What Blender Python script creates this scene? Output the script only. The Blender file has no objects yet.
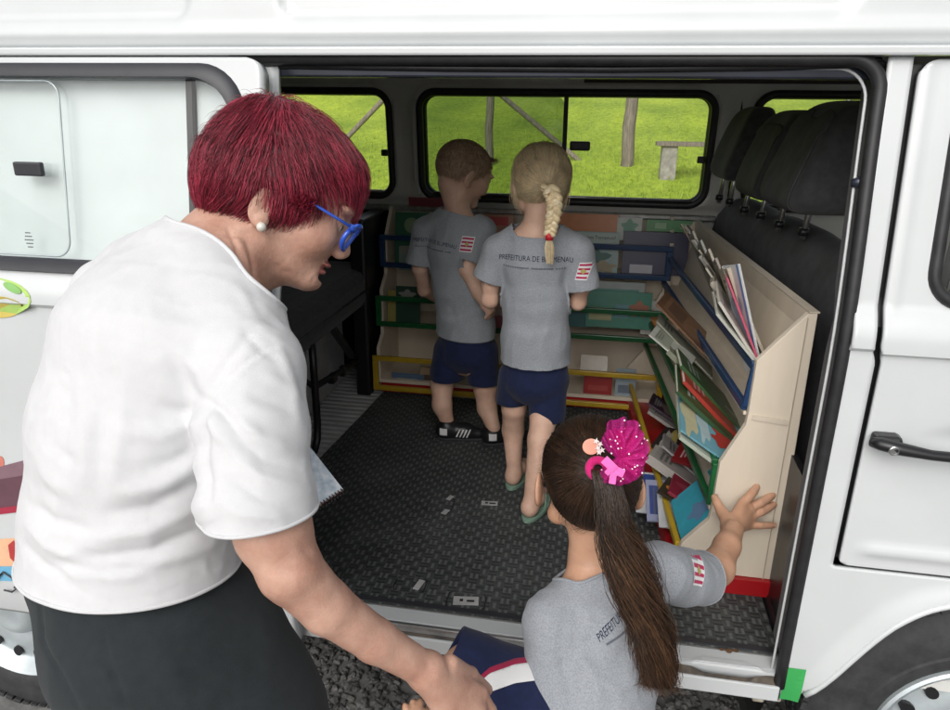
import bpy, bmesh, math, random
import numpy as np
from math import radians, sin, cos, pi, sqrt
from mathutils import Vector, Matrix
from mathutils.bvhtree import BVHTree
random.seed(7); rng = np.random.RandomState(7)
S = bpy.context.scene
COL = S.collection

# ------------------------------------------------------------------ camera
YAW, PITCH, ROLL, FPX = radians(10), radians(19.5), radians(.6), 712.0
CAM = np.array([0.0, -1.25, 1.68])
FW = np.array([-sin(YAW)*cos(PITCH), cos(YAW)*cos(PITCH), -sin(PITCH)])
_r0 = np.array([cos(YAW), sin(YAW), 0.0]); _u0 = np.cross(_r0, FW)
RT = _r0*cos(ROLL) + _u0*sin(ROLL); UP = -_r0*sin(ROLL) + _u0*cos(ROLL)
cd = bpy.data.cameras.new('camera'); cam = bpy.data.objects.new('camera', cd); COL.objects.link(cam)
cd.sensor_width = 36; cd.sensor_fit = 'HORIZONTAL'; cd.lens = FPX/950*36; cd.clip_start = .02; cd.clip_end = 2000
cam.matrix_world = Matrix(((RT[0], UP[0], -FW[0], CAM[0]), (RT[1], UP[1], -FW[1], CAM[1]), (RT[2], UP[2], -FW[2], CAM[2]), (0, 0, 0, 1)))
S.camera = cam
# ------------------------------------------------------------------ light
SUN_EL, SUN_ROT = radians(38), radians(190)
w = bpy.data.worlds.new('World'); S.world = w; w.use_nodes = True
nt = w.node_tree; nt.nodes.clear()
sky = nt.nodes.new('ShaderNodeTexSky'); sky.sky_type = 'NISHITA'; sky.sun_disc = False
sky.sun_elevation = SUN_EL; sky.sun_rotation = SUN_ROT; sky.air_density = 1.0; sky.dust_density = 6.0; sky.ozone_density = 1.0
hs = nt.nodes.new('ShaderNodeHueSaturation'); hs.inputs['Saturation'].default_value = .22
bgn = nt.nodes.new('ShaderNodeBackground'); bgn.inputs['Strength'].default_value = .15
wo = nt.nodes.new('ShaderNodeOutputWorld')
nt.links.new(sky.outputs[0], hs.inputs['Color']); nt.links.new(hs.outputs[0], bgn.inputs[0]); nt.links.new(bgn.outputs[0], wo.inputs[0])
sl = bpy.data.lights.new('sun', 'SUN'); sl.energy = .85; sl.angle = radians(75); sl.color = (1, .97, .93)
so = bpy.data.objects.new('sun', sl); COL.objects.link(so)
# direction towards the sun: behind the photographer's left shoulder, high
_sd = Vector((-.28*cos(SUN_EL)*1.2, -cos(SUN_EL), sin(SUN_EL))).normalized()
so.rotation_euler = _sd.to_track_quat('Z', 'Y').to_euler()
so.location = (0, -8, 12)
S.view_settings.view_transform = 'Standard'; S.view_settings.look = 'None'
S.view_settings.exposure = 0.0; S.view_settings.gamma = 1; S.view_settings.use_curve_mapping = False

# ------------------------------------------------------------------ measuring helpers (photo pixel -> point of the place)
def ray(px, py): return FW + RT*(px-475)/FPX - UP*(py-355)/FPX
def P(px, py, Z): return CAM + ray(px, py)*Z
def PY(px, py, y): d = ray(px, py); return CAM + d*(y-CAM[1])/d[1]
def PX(px, py, x): d = ray(px, py); return CAM + d*(x-CAM[0])/d[0]
def PZ(px, py, z): d = ray(px, py); return CAM + d*(z-CAM[2])/d[2]
def pix(v):
    q = np.asarray(v)-CAM; Z = q@FW
    return 475+FPX*(q@RT)/Z, 355-FPX*(q@UP)/Z, Z

# ------------------------------------------------------------------ noise in numpy
_perm = rng.permutation(512); _grad = rng.normal(size=(512, 3)); _grad /= np.linalg.norm(_grad, axis=1)[:, None]
def noise3(p):
    p = np.asarray(p, float); i = np.floor(p).astype(int); f = p-i; u = f*f*f*(f*(f*6-15)+10)
    out = 0
    for dx in (0, 1):
        for dy in (0, 1):
            for dz in (0, 1):
                h = _perm[(_perm[(_perm[(i[..., 0]+dx) & 255]+i[..., 1]+dy) & 511]+i[..., 2]+dz) & 511]
                g = _grad[h]; d = f-np.array([dx, dy, dz])
                wgt = (u[..., 0] if dx else 1-u[..., 0])*(u[..., 1] if dy else 1-u[..., 1])*(u[..., 2] if dz else 1-u[..., 2])
                out = out+wgt*(g*d).sum(-1)
    return out

# ------------------------------------------------------------------ object helpers
def tag(o, label=None, cat=None, group=None, kind=None):
    if label: o['label'] = label
    if cat: o['category'] = cat
    if group: o['group'] = group
    if kind: o['kind'] = kind
    return o
def thing(name, label, cat, loc=(0, 0, 0), group=None):
    o = bpy.data.objects.new(name, None); COL.objects.link(o); o.location = [float(c) for c in loc]
    o.empty_display_size = .1
    return tag(o, label, cat, group)
def wloc(o):
    l = Vector(o.location)
    while o.parent: o = o.parent; l += Vector(o.location)
    return l
def obj(name, V, F, mat, parent=None, smooth=False, solid=0, offset=-1, bevel=0, subsurf=0, auto=None):
    """link ONE mesh object built from world-space vertices"""
    me = bpy.data.meshes.new(name)
    base = wloc(parent) if parent else Vector((0, 0, 0))
    V = np.asarray(V, float).reshape(-1, 3)
    if parent is None and len(V):
        c = (V.min(0)+V.max(0))/2; base = Vector((c[0], c[1], V[:, 2].min()))
    me.from_pydata((V-np.array(base)).tolist(), [], [list(map(int, f)) for f in F]); me.update()
    o = bpy.data.objects.new(name, me); COL.objects.link(o)
    if parent: o.parent = parent
    else: o.location = base
    if mat:
        for m in (mat if isinstance(mat, list) else [mat]): me.materials.append(m)
    if smooth: me.shade_smooth()
    if auto is not None:
        try: me.set_sharp_from_angle(angle=radians(auto))
        except Exception: pass
    if solid:
        s = o.modifiers.new('solid', 'SOLIDIFY'); s.thickness = solid; s.offset = offset
    if bevel:
        b = o.modifiers.new('bevel', 'BEVEL'); b.width = bevel; b.segments = 2; b.limit_method = 'ANGLE'; b.angle_limit = radians(35)
    if subsurf:
        b = o.modifiers.new('sub', 'SUBSURF'); b.levels = subsurf; b.render_levels = subsurf
    return o
class MB:
    def __init__(s): s.V = []; s.F = []
    def add(s, V, F):
        n = len(s.V); s.V += [tuple(map(float, v)) for v in V]; s.F += [[i+n for i in f] for f in F]; return s
    def box(s, c, h, M=None):
        c = np.array(c, float); M = np.eye(3) if M is None else np.asarray(M)
        V = [c+M@np.array([sx*h[0], sy*h[1], sz*h[2]]) for sx in (-1, 1) for sy in (-1, 1) for sz in (-1, 1)]
        return s.add(V, [(0, 1, 3, 2), (4, 6, 7, 5), (0, 4, 5, 1), (2, 3, 7, 6), (0, 2, 6, 4), (1, 5, 7, 3)])
    def lohi(s, lo, hi): lo = np.array(lo, float); hi = np.array(hi, float); return s.box((lo+hi)/2, (hi-lo)/2)
    def bar(s, a, b, w, h, up=(0, 0, 1)):
        a = np.array(a, float); b = np.array(b, float); d = (b-a); L = np.linalg.norm(d); d /= L
        up = np.array(up, float); x = np.cross(d, up); x /= np.linalg.norm(x); z = np.cross(x, d)
        return s.box((a+b)/2, (w/2, L/2, h/2), np.array([x, d, z]).T)
    def tube(s, path, r, seg=10, closed=False, flat=1.0, caps=True, upv=None):
        path = np.array(path, float); n = len(path); r = np.broadcast_to(np.asarray(r, float), (n,))
        T = np.gradient(path, axis=0) if not closed else np.roll(path, -1, 0)-np.roll(path, 1, 0)
        T /= np.linalg.norm(T, axis=1)[:, None]+1e-12
        up = np.array([0, 0, 1.]) if upv is None else np.array(upv, float)
        if upv is None and abs(T[0]@up) > .9: up = np.array([0, 1., 0])
        V = []
        for i in range(n):
            x = np.cross(T[i], up); x /= np.linalg.norm(x)+1e-12; y = np.cross(x, T[i])
            if upv is None: up = y
            for k in range(seg):
                a = 2*pi*k/seg; V.append(path[i]+x*cos(a)*r[i]+y*sin(a)*r[i]*flat)
        F = []
        for i in range(n if closed else n-1):
            j = (i+1) % n
            for k in range(seg):
                k2 = (k+1) % seg; F.append((i*seg+k, j*seg+k, j*seg+k2, i*seg+k2))
        if not closed and caps: F += [list(range(seg))[::1], [(n-1)*seg+k for k in range(seg)][::-1]]
        return s.add(V, F)
    def lathe(s, c, axis, prof, seg=32):
        """prof: list of (distance along axis, radius)"""
        axis = np.array(axis, float); axis /= np.linalg.norm(axis); c = np.array(c, float)
        x = np.cross(axis, [0, 0, 1.]);
        if np.linalg.norm(x) < .1: x = np.array([1., 0, 0])
        x /= np.linalg.norm(x); y = np.cross(axis, x)
        V = [c+axis*t+(x*cos(2*pi*k/seg)+y*sin(2*pi*k/seg))*max(r, 1e-5) for t, r in prof for k in range(seg)]
        F = [(i*seg+k, i*seg+(k+1) % seg, (i+1)*seg+(k+1) % seg, (i+1)*seg+k) for i in range(len(prof)-1) for k in range(seg)]
        return s.add(V, F)
    def prism(s, poly, d):
        poly = [np.array(p, float) for p in poly]; d = np.array(d, float); n = len(poly)
        return s.add(poly+[p+d for p in poly], [list(range(n)), list(range(2*n-1, n-1, -1))]+[(i, i+n, (i+1) % n+n, (i+1) % n) for i in range(n)])
    def build(s, name, mat, parent=None, **k):
        o = obj(name, s.V, s.F, mat, parent, **k)
        bm = bmesh.new(); bm.from_mesh(o.data); bmesh.ops.recalc_face_normals(bm, faces=bm.faces); bm.to_mesh(o.data); bm.free()
        return o
def clip_mesh(V, F, g, extra=None):
    """keep the part of the mesh where g < 0 (g given per vertex)"""
    V = list(map(np.asarray, V)); g = list(g); cache = {}; out = []
    for f in F:
        ins = [g[i] < 0 for i in f]
        if all(ins): out.append(list(f)); continue
        if not any(ins): continue
        nf = []
        for a, b, ia, ib in zip(f, list(f[1:])+[f[0]], ins, ins[1:]+[ins[0]]):
            if ia: nf.append(a)
            if ia != ib:
                key = (min(a, b), max(a, b))
                if key not in cache:
                    t = g[a]/(g[a]-g[b]); cache[key] = len(V); V.append(V[a]*(1-t)+V[b]*t); g.append(0.0)
                nf.append(cache[key])
        if len(nf) > 2: out.append(nf)
    V = np.array(V); used = sorted({i for f in out for i in f}); m = {u: i for i, u in enumerate(used)}
    return (V[used] if used else V[:0]), [[m[i] for i in f] for f in out]
def rrect(x, z, x0, x1, z0, z1, r):
    cx, cz, hx, hz = (x0+x1)/2, (z0+z1)/2, (x1-x0)/2, (z1-z0)/2
    qx = np.abs(x-cx)-hx+r; qz = np.abs(z-cz)-hz+r
    return np.sqrt(np.maximum(qx, 0)**2+np.maximum(qz, 0)**2)+np.minimum(np.maximum(qx, qz), 0)-r
def rr_path(x0, x1, z0, z1, r, n=8):
    pts = []
    for cx, cz, a0 in ((x1-r, z1-r, 0), (x0+r, z1-r, 90), (x0+r, z0+r, 180), (x1-r, z0+r, 270)):
        for k in range(n+1):
            a = radians(a0+90*k/n); pts.append((cx+r*cos(a), cz+r*sin(a)))
    # fill straight runs
    out = []
    for i, p in enumerate(pts):
        q = pts[(i+1) % len(pts)]; d = math.hypot(q[0]-p[0], q[1]-p[1]); m = max(1, int(d/.06))
        out += [(p[0]+(q[0]-p[0])*k/m, p[1]+(q[1]-p[1])*k/m) for k in range(m)]
    return out

# ------------------------------------------------------------------ materials
def newmat(name):
    m = bpy.data.materials.new(name); m.use_nodes = True
    return m, m.node_tree, m.node_tree.nodes['Principled BSDF']
def N(nt, t, **k):
    n = nt.nodes.new('ShaderNode'+t)
    for a, b in k.items():
        if a.startswith('i_'): n.inputs[a[2:]].default_value = b
        else: setattr(n, a, b)
    return n
def mk(name, c, rough=.5, metal=0, var=.12, vscale=12, bump=0, bscale=200, coat=0, spec=.5, c2=None, sss=0, sheen=0, stretch=None, detail=4, obj_coord=True):
    m, t, b = newmat(name)
    b.inputs['Roughness'].default_value = rough; b.inputs['Metallic'].default_value = metal
    b.inputs['Coat Weight'].default_value = coat; b.inputs['Specular IOR Level'].default_value = spec
    if sheen: b.inputs['Sheen Weight'].default_value = sheen
    if sss:
        b.inputs['Subsurface Weight'].default_value = sss; b.inputs['Subsurface Radius'].default_value = (1, .35, .2); b.inputs['Subsurface Scale'].default_value = .006
    tc = N(t, 'TexCoord'); mp = N(t, 'Mapping'); t.links.new(tc.outputs['Object'], mp.inputs[0])
    if stretch: mp.inputs['Scale'].default_value = stretch
    nz = N(t, 'TexNoise'); nz.inputs['Scale'].default_value = vscale; nz.inputs['Detail'].default_value = detail; nz.inputs['Roughness'].default_value = .6
    t.links.new(mp.outputs[0], nz.inputs['Vector'])
    mx = N(t, 'Mix', data_type='RGBA')
    c2 = c2 or tuple(min(1, x*(1+var)) for x in c); ca = tuple(x*(1-var) for x in c)
    mx.inputs[6].default_value = (*ca[:3], 1); mx.inputs[7].default_value = (*c2[:3], 1)
    rmp = N(t, 'ValToRGB'); rmp.color_ramp.elements[0].position = .32; rmp.color_ramp.elements[1].position = .68
    t.links.new(nz.outputs['Fac'], rmp.inputs[0]); t.links.new(rmp.outputs[0], mx.inputs[0]); t.links.new(mx.outputs[2], b.inputs['Base Color'])
    if bump:
        n2 = N(t, 'TexNoise'); n2.inputs['Scale'].default_value = bscale; n2.inputs['Detail'].default_value = 3
        bp = N(t, 'Bump'); bp.inputs['Strength'].default_value = bump; bp.inputs['Distance'].default_value = .002
        t.links.new(mp.outputs[0], n2.inputs['Vector']); t.links.new(n2.outputs['Fac'], bp.inputs['Height']); t.links.new(bp.outputs[0], b.inputs['Normal'])
    return m
M = {}
M['paint'] = mk('white_paint', (.56, .585, .595), .24, var=.055, vscale=2.6, coat=.4, bump=.05, bscale=9, detail=9)
M['paint_in'] = mk('inner_grey_paint', (.60, .60, .58), .45, var=.08, vscale=5, bump=.05, bscale=60)
M['head_in'] = mk('headlining', (.42, .40, .37), .8, var=.1, vscale=6, bump=.1)
M['rubber'] = mk('black_rubber', (.018, .018, .02), .45, var=.3, vscale=30, bump=.05)
M['rubber_grey'] = mk('grey_rubber', (.026, .027, .033), .45, var=.15, vscale=20, bump=.05)
M['dark_metal'] = mk('dark_rail', (.03, .035, .05), .25, metal=.4, var=.3, vscale=8)
M['steel'] = mk('bare_steel', (.5, .5, .5), .3, metal=.9, var=.2, vscale=30, bump=.05)
M['rim'] = mk('wheel_silver', (.45, .5, .52), .4, metal=.35, var=.12, vscale=12, bump=.05)
M['tyre'] = mk('tyre_rubber', (.03, .031, .033), .75, var=.35, vscale=25, bump=.25, bscale=150)
M['seat'] = mk('black_seat_cloth', (.055, .055, .058), .9, spec=.15, var=.2, vscale=40, bump=.3, bscale=500, sheen=.15)
M['seat2'] = mk('grey_seat_vinyl', (.075, .075, .080), .7, spec=.25, var=.2, vscale=20, bump=.15, bscale=300)
M['wood'] = mk('pale_laminate', (.66, .58, .47), .5, var=.05, vscale=5, stretch=(3, 3, .6), bump=.06, bscale=60)
M['wood_edge'] = mk('edge_band', (.60, .53, .43), .5, var=.08, vscale=8)
M['blue_bar'] = mk('blue_gloss', (.014, .045, .12), .3, var=.12, vscale=20)
M['green_bar'] = mk('green_gloss', (.008, .10, .03), .3, var=.12, vscale=20)
M['yellow_bar'] = mk('yellow_gloss', (.46, .30, .02), .35, var=.1, vscale=20)
M['red_base'] = mk('red_gloss', (.36, .008, .012), .35, var=.12, vscale=10)
M['green_tape'] = mk('green_tape', (.05, .38, .10), .4, var=.06, vscale=8)
M['rust'] = mk('rust', (.12, .06, .03), .9, var=.5, vscale=60, bump=.5)
M['ribfloor'] = mk('ribbed_floor', (.42, .42, .42), .5, var=.15, vscale=15, bump=.1)
M['black'] = mk('black_plastic', (.012, .012, .014), .35, var=.2, vscale=20)
M['blank_board'] = mk('white_curtain_board', (.60, .655, .66), .5, var=.05, vscale=8, bump=.05)
M['plywood'] = mk('board', (.3, .2, .1), .6, var=.2)
M['asphalt'] = mk('grey_lot', (.17, .17, .165), .9, var=.3, vscale=20, bump=.6, bscale=90)
M['post'] = mk('weathered_wood', (.20, .17, .135), .9, var=.4, vscale=12, stretch=(6, 6, .5), bump=.6, bscale=30)
M['concrete'] = mk('old_concrete', (.30, .28, .25), .9, var=.3, vscale=14, bump=.5, bscale=60)

def glassmat(name, tint, refl=.07):
    m, t, b = newmat(name); t.nodes.remove(b); out = t.nodes['Material Output']
    tr = N(t, 'BsdfTransparent'); tr.inputs[0].default_value = (*tint, 1); gl = N(t, 'BsdfGlossy'); gl.inputs['Roughness'].default_value = .03
    fr = N(t, 'LayerWeight'); fr.inputs[0].default_value = .5; pw = N(t, 'Math', operation='POWER'); pw.inputs[1].default_value = 4.0; t.links.new(fr.outputs['Facing'], pw.inputs[0])
    ad = N(t, 'Math', operation='MULTIPLY_ADD'); ad.inputs[1].default_value = .7; ad.inputs[2].default_value = refl-.03
    mx = N(t, 'MixShader'); t.links.new(pw.outputs[0], ad.inputs[0]); t.links.new(ad.outputs[0], mx.inputs[0]); t.links.new(tr.outputs[0], mx.inputs[1]); t.links.new(gl.outputs[0], mx.inputs[2]); t.links.new(mx.outputs[0], out.inputs[0])
    return m
M['glass'] = glassmat('window_glass', (.97, .98, .975)); M['glass_dark'] = glassmat('tinted_glass', (.40, .46, .42), .09)

def mat_grass():
    m, t, b = newmat('meadow_grass'); b.inputs['Roughness'].default_value = .8
    tc = N(t, 'TexCoord')
    n1 = N(t, 'TexNoise'); n1.inputs['Scale'].default_value = .9; n1.inputs['Detail'].default_value = 6
    n2 = N(t, 'TexNoise'); n2.inputs['Scale'].default_value = 14; n2.inputs['Detail'].default_value = 8; n2.inputs['Roughness'].default_value = .75
    mp = N(t, 'Mapping'); mp.inputs['Scale'].default_value = (1, .45, 1)
    t.links.new(tc.outputs['Object'], mp.inputs[0]); t.links.new(mp.outputs[0], n1.inputs['Vector']); t.links.new(mp.outputs[0], n2.inputs['Vector'])
    r1 = N(t, 'ValToRGB'); e = r1.color_ramp.elements; e[0].position = .3; e[0].color = (.25, .37, .026, 1); e[1].position = .72; e[1].color = (.50, .63, .05, 1)
    mx = N(t, 'Mix', data_type='RGBA', blend_type='MULTIPLY'); mx.inputs[0].default_value = .75
    r2 = N(t, 'ValToRGB'); e = r2.color_ramp.elements; e[0].position = .35; e[0].color = (.35, .4, .3, 1); e[1].position = .6; e[1].color = (1, 1, 1, 1)
    t.links.new(n1.outputs[0], r1.inputs[0]); t.links.new(n2.outputs[0], r2.inputs[0]); t.links.new(r1.outputs[0], mx.inputs[6]); t.links.new(r2.outputs[0], mx.inputs[7]); t.links.new(mx.outputs[2], b.inputs['Base Color'])
    bp = N(t, 'Bump'); bp.inputs['Strength'].default_value = .6; bp.inputs['Distance'].default_value = .03; t.links.new(n2.outputs[0], bp.inputs['Height']); t.links.new(bp.outputs[0], b.inputs['Normal'])
    return m
M['grass'] = mat_grass()
def mat_mat():
    """black woven rubber matting: rows of small raised lozenges, dusty"""
    m, t, b = newmat('woven_rubber'); b.inputs['Roughness'].default_value = .75
    tc = N(t, 'TexCoord'); sp = N(t, 'SeparateXYZ'); t.links.new(tc.outputs['Object'], sp.inputs[0])
    def wave(sock, sc, ph=0):
        a = N(t, 'Math', operation='MULTIPLY'); a.inputs[1].default_value = 2*pi/sc; t.links.new(sock, a.inputs[0])
        b2 = N(t, 'Math', operation='ADD'); b2.inputs[1].default_value = ph; t.links.new(a.outputs[0], b2.inputs[0])
        s = N(t, 'Math', operation='SINE'); t.links.new(b2.outputs[0], s.inputs[0]); return s.outputs[0]
    def mul(a, c):
        n = N(t, 'Math', operation='MULTIPLY'); t.links.new(a, n.inputs[0])
        if isinstance(c, float): n.inputs[1].default_value = c
        else: t.links.new(c, n.inputs[1])
        return n.outputs[0]
    wx = wave(sp.outputs[0], .044); wy = wave(sp.outputs[1], .040); f = wave(sp.outputs[1], .0133)
    # basket weave: product sign picks rib direction
    pr = mul(wx, wy); fx = wave(sp.outputs[0], .0147)
    r = N(t, 'ValToRGB'); r.color_ramp.elements[0].position = .46; r.color_ramp.elements[1].position = .54
    ma = N(t, 'MapRange'); ma.inputs[1].default_value = -1; ma.inputs[2].default_value = 1; t.links.new(pr, ma.inputs[0]); t.links.new(ma.outputs[0], r.inputs[0])
    mx = N(t, 'Mix', data_type='FLOAT'); t.links.new(r.outputs[0], mx.inputs[0]); t.links.new(f, mx.inputs[2]); t.links.new(fx, mx.inputs[3])
    nz = N(t, 'TexNoise'); nz.inputs['Scale'].default_value = 7; nz.inputs['Detail'].default_value = 5; t.links.new(tc.outputs['Object'], nz.inputs['Vector'])
    nr = N(t, 'ValToRGB'); nr.color_ramp.elements[0].position = .38; nr.color_ramp.elements[1].position = .7; t.links.new(nz.outputs[0], nr.inputs[0])
    cm = N(t, 'MapRange'); cm.inputs[1].default_value = -1; cm.inputs[2].default_value = 1; t.links.new(mx.outputs[0], cm.inputs[0])
    fac = mul(cm.outputs[0], r.outputs[0]); ad = N(t, 'Math', operation='MULTIPLY_ADD'); t.links.new(nr.outputs[0], ad.inputs[0]); ad.inputs[1].default_value = .30; t.links.new(mul(fac, .75), ad.inputs[2])
    cx = N(t, 'Mix', data_type='RGBA'); cx.inputs[6].default_value = (.026, .030, .030, 1); cx.inputs[7].default_value = (.125, .135, .132, 1)
    t.links.new(ad.outputs[0], cx.inputs[0]); t.links.new(cx.outputs[2], b.inputs['Base Color'])
    bp = N(t, 'Bump'); bp.inputs['Strength'].default_value = .8; bp.inputs['Distance'].default_value = .002
    ah = N(t, 'Math', operation='MULTIPLY_ADD'); t.links.new(mx.outputs[0], ah.inputs[0]); ah.inputs[1].default_value = .4; t.links.new(r.outputs[0], ah.inputs[2])
    t.links.new(ah.outputs[0], bp.inputs['Height']); t.links.new(bp.outputs[0], b.inputs['Normal'])
    return m
M['mat'] = mat_mat()
_cc = {}
def flat(c, rough=.45):
    k = (tuple(round(x, 3) for x in c), rough)
    if k not in _cc: _cc[k] = mk('print_%d' % len(_cc), c, rough, var=.08, vscale=25)
    return _cc[k]
# ================================================================== GROUND
GZ = .08
V = []; F = []
xs = np.concatenate([np.linspace(-400, -12, 10), np.linspace(-10, 10, 21), np.linspace(12, 400, 10)]); ys = np.array([-400, -100, -30, -10, -5, -3, -1, 0, 1, 2, 2.3])
for y in ys:
    for x in xs: V.append((x, y, GZ))
F = [(j*len(xs)+i, j*len(xs)+i+1, (j+1)*len(xs)+i+1, (j+1)*len(xs)+i) for j in range(len(ys)-1) for i in range(len(xs)-1)]
tag(obj('ground', V, F, M['asphalt']), kind='structure')
def fieldz(x, y):
    t = max(0, y-2.3)
    return GZ + .118*t - max(0, t-90)*.06 + .03*sin(x*1.3)*min(1, t/3) + .04*sin(y*.9+x*.4)*min(1, t/3)
ys = np.concatenate([np.linspace(2.3, 14, 60), np.linspace(15, 60, 40), np.linspace(65, 500, 20)]); xs = np.concatenate([np.linspace(-300, -16, 14), np.linspace(-15, 15, 61), np.linspace(16, 300, 14)])
V = [(x, y, fieldz(x, y)) for y in ys for x in xs]
F = [(j*len(xs)+i, j*len(xs)+i+1, (j+1)*len(xs)+i+1, (j+1)*len(xs)+i) for j in range(len(ys)-1) for i in range(len(xs)-1)]
tag(obj('grass_field', V, F, M['grass'], smooth=True), kind='structure')
# grass blades
mb = MB(); gV = []; gF = []
for k in range(26000):
    y = 4.5+abs(random.gauss(0, 1))*4.2; x = random.uniform(-.55, .45)*(y+2)-.3 + .4
    z = fieldz(x, y); h = random.uniform(.03, .085); a = random.uniform(0, pi); wd = random.uniform(.003, .007)
    dx, dy = cos(a)*wd, sin(a)*wd; lx, ly = random.gauss(0, .025), random.gauss(0, .025)
    n = len(gV); gV += [(x-dx, y-dy, z-.01), (x+dx, y+dy, z-.01), (x+lx, y+ly, z+h)]; gF.append((n, n+1, n+2))
M['blade'] = mk('grass_blade', (.19, .31, .03), .7, var=.3, vscale=4, c2=(.40, .52, .06))
tag(obj('grass', gV, gF, M['blade']), 'bright green grass growing over the meadow behind the van', 'grass', kind='stuff')
# gravel
def stones(n, x0, x1, y0, y1, rmin, rmax):
    bm = bmesh.new(); bmesh.ops.create_icosphere(bm, subdivisions=1, radius=1); bv = np.array([v.co[:] for v in bm.verts]); bf = [[v.index for v in f.verts] for f in bm.faces]; bm.free()
    Vs = []; Fs = []; c = 0
    for k in range(n):
        r = random.uniform(rmin, rmax); s = np.array([1, random.uniform(.6, 1), random.uniform(.45, .8)])*r
        v = bv*(1+rng.uniform(-.22, .22, (len(bv), 1)))*s; a = random.uniform(0, 2*pi); R = np.array(Matrix.Rotation(a, 3, 'Z') @ Matrix.Rotation(random.uniform(-.5, .5), 3, 'X'))
        v = v@R.T+[random.uniform(x0, x1), random.uniform(y0, y1), GZ+r*.35]
        Vs.append(v); Fs += [[i+c for i in f] for f in bf]; c += len(bv)
    return np.concatenate(Vs), Fs
M['gravel'] = mk('gravel_stone', (.085, .085, .085), .9, var=.5, vscale=18, c2=(.17, .165, .16), bump=.4, bscale=120)
V, F = stones(11000, -1.3, .9, -.45, .75, .006, .016)
tag(obj('gravel', V, F, M['gravel']), 'dark grey crushed stone spread under and beside the van', 'gravel', kind='stuff')

# ================================================================== THINGS IN THE MEADOW
def meadow(px, py):
    """point of the meadow seen at a photo pixel"""
    d = ray(px, py); t = 1.0
    while t < 400:
        q = CAM+d*t
        if q[1] > 2.3 and q[2] < fieldz(q[0], q[1]): return q
        t += .02
    return q
for px, py, wpx, lab in ((626.5, 166, 12.5, 'weathered round wooden post beside the plank bench, seen through the clear half of the window'), (489, 165, 8, 'weathered upright post seen through the dark half of the middle window')):
    q = meadow(px, py); Z = (q-CAM)@FW; r = wpx/2/FPX*Z
    tp = thing('wooden_post', lab, 'post', q, group='upright posts in the meadow')
    path = [q+np.array([.01*sin(k*1.7), .01*cos(k), -.1+k*.2]) for k in range(10)]
    MB().tube(path, [r*1.03, r, r*.98, r, r*.95, r*.96, r*.93, r*.92, r*.9, r*.88], 12).build('pole', M['post'], tp, smooth=True, auto=50)
    q2 = path[6]; MB().tube([q2+[0, 0, -.012], q2+[0, 0, .012]], [r*1.04]*2, 12).build('wire_band', M['steel'], tp)
# slanting braces
for (a, b, lab) in (((388, 95), (345, 140), 'slanting grey timber brace seen through the left window'), ((503, 97), (540, 128), 'slanting grey timber brace seen through the middle window'), ((849, 100), (843, 119), 'leaning grey metal pole seen through the window ahead')):
    p0, p1 = PY(a[0], a[1], 9.3), PY(b[0], b[1], 9.3); d = p1-p0; p2 = p1+d/abs(d[2])*(p1[2]-fieldz(p1[0], p1[1])+.1); p0 = p0-d*.6
    o = MB().tube([p0, p1, p2], .036, 10).build('timber_brace' if 'timber' in lab else 'metal_pole', M['post'] if 'timber' in lab else M['steel'], None, smooth=True, auto=50)
    tag(o, lab, 'brace' if 'timber' in lab else 'pole')
# plank bench
q = meadow(664, 178); Z = (q-CAM)@FW; u = Z/FPX
bt = thing('plank_bench', 'low grey plank bench on thick concrete legs in the meadow', 'bench', q)
H = 31*u
MB().lohi(q+[-10.5*u, -.16, H], q+[85*u, .16, H+.045]).build('plank', M['post'], bt, bevel=.006)
for dx in (2, 66): MB().lohi(q+[(dx-7)*u, -.12, -.05], q+[(dx+8)*u, .12, H-.002]).build('leg', M['concrete'], bt, bevel=.01)
# ================================================================== THE VAN
van = thing('minibus', 'white high-roofed minibus, side door slid open on a rubber-matted interior with two book racks', 'van', (0, .8, GZ))
FLZ = .575
def ynear(z):
    z = np.asarray(z, float)
    up = np.clip((z-1.355)/.42, 0, 1.5)*.062+.016
    low = np.clip((.62-z)/.14, 0, 1)**2*.02
    y = np.where(z > 1.36, up, np.where(z > 1.285, -.007+.023*np.clip((z-1.30)/.06, 0, 1)**2, .006*np.clip((1.295-z)/.01, 0, 1)+low-.001))
    return y
def panel(name, x0, x1, z0, z1, keep, mat, parent, step=.012, dy=0, emb=None, solid=.012, yf=ynear, flip=False):
    nx = max(2, int((x1-x0)/step)+1); nz = max(2, int((z1-z0)/step)+1)
    X, Z = np.meshgrid(np.linspace(x0, x1, nx), np.linspace(z0, z1, nz))
    Y = yf(Z)+dy
    if emb is not None: Y = Y+emb(X, Z)
    V = np.stack([X, Y, Z], -1).reshape(-1, 3); F = [(j*nx+i, j*nx+i+1, (j+1)*nx+i+1, (j+1)*nx+i) for j in range(nz-1) for i in range(nx-1)]
    if keep is not None: V, F = clip_mesh(V, F, keep(V[:, 0], V[:, 2]))
    if flip: F = [f[::-1] for f in F]
    return obj(name, V, F, mat, parent, smooth=True, solid=solid, offset=-1, auto=40)
sstep = lambda t: np.clip(t, 0, 1)**2*(3-2*np.clip(t, 0, 1))
# --- roof side with pressed panels
def roof_emb(X, Z):
    d = np.full(X.shape, 9.0)
    for a, b in ((-3.0, -.775), (-.60, .375), (.56, 1.9)):
        d = np.minimum(d, rrect(X, Z, a, b, 1.818, 2.10, .035))
    return .010*sstep((-d+.004)/.014)
def yroof(z): return .078+np.clip((np.asarray(z)-1.80)/.42, 0, 1)**1.6*.10-.008*np.exp(-((np.asarray(z)-1.795)/.012)**2)
panel('roof_side', -2.4, 1.75, 1.772, 2.22, None, M['paint'], van, .008, emb=roof_emb, yf=yroof)
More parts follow.
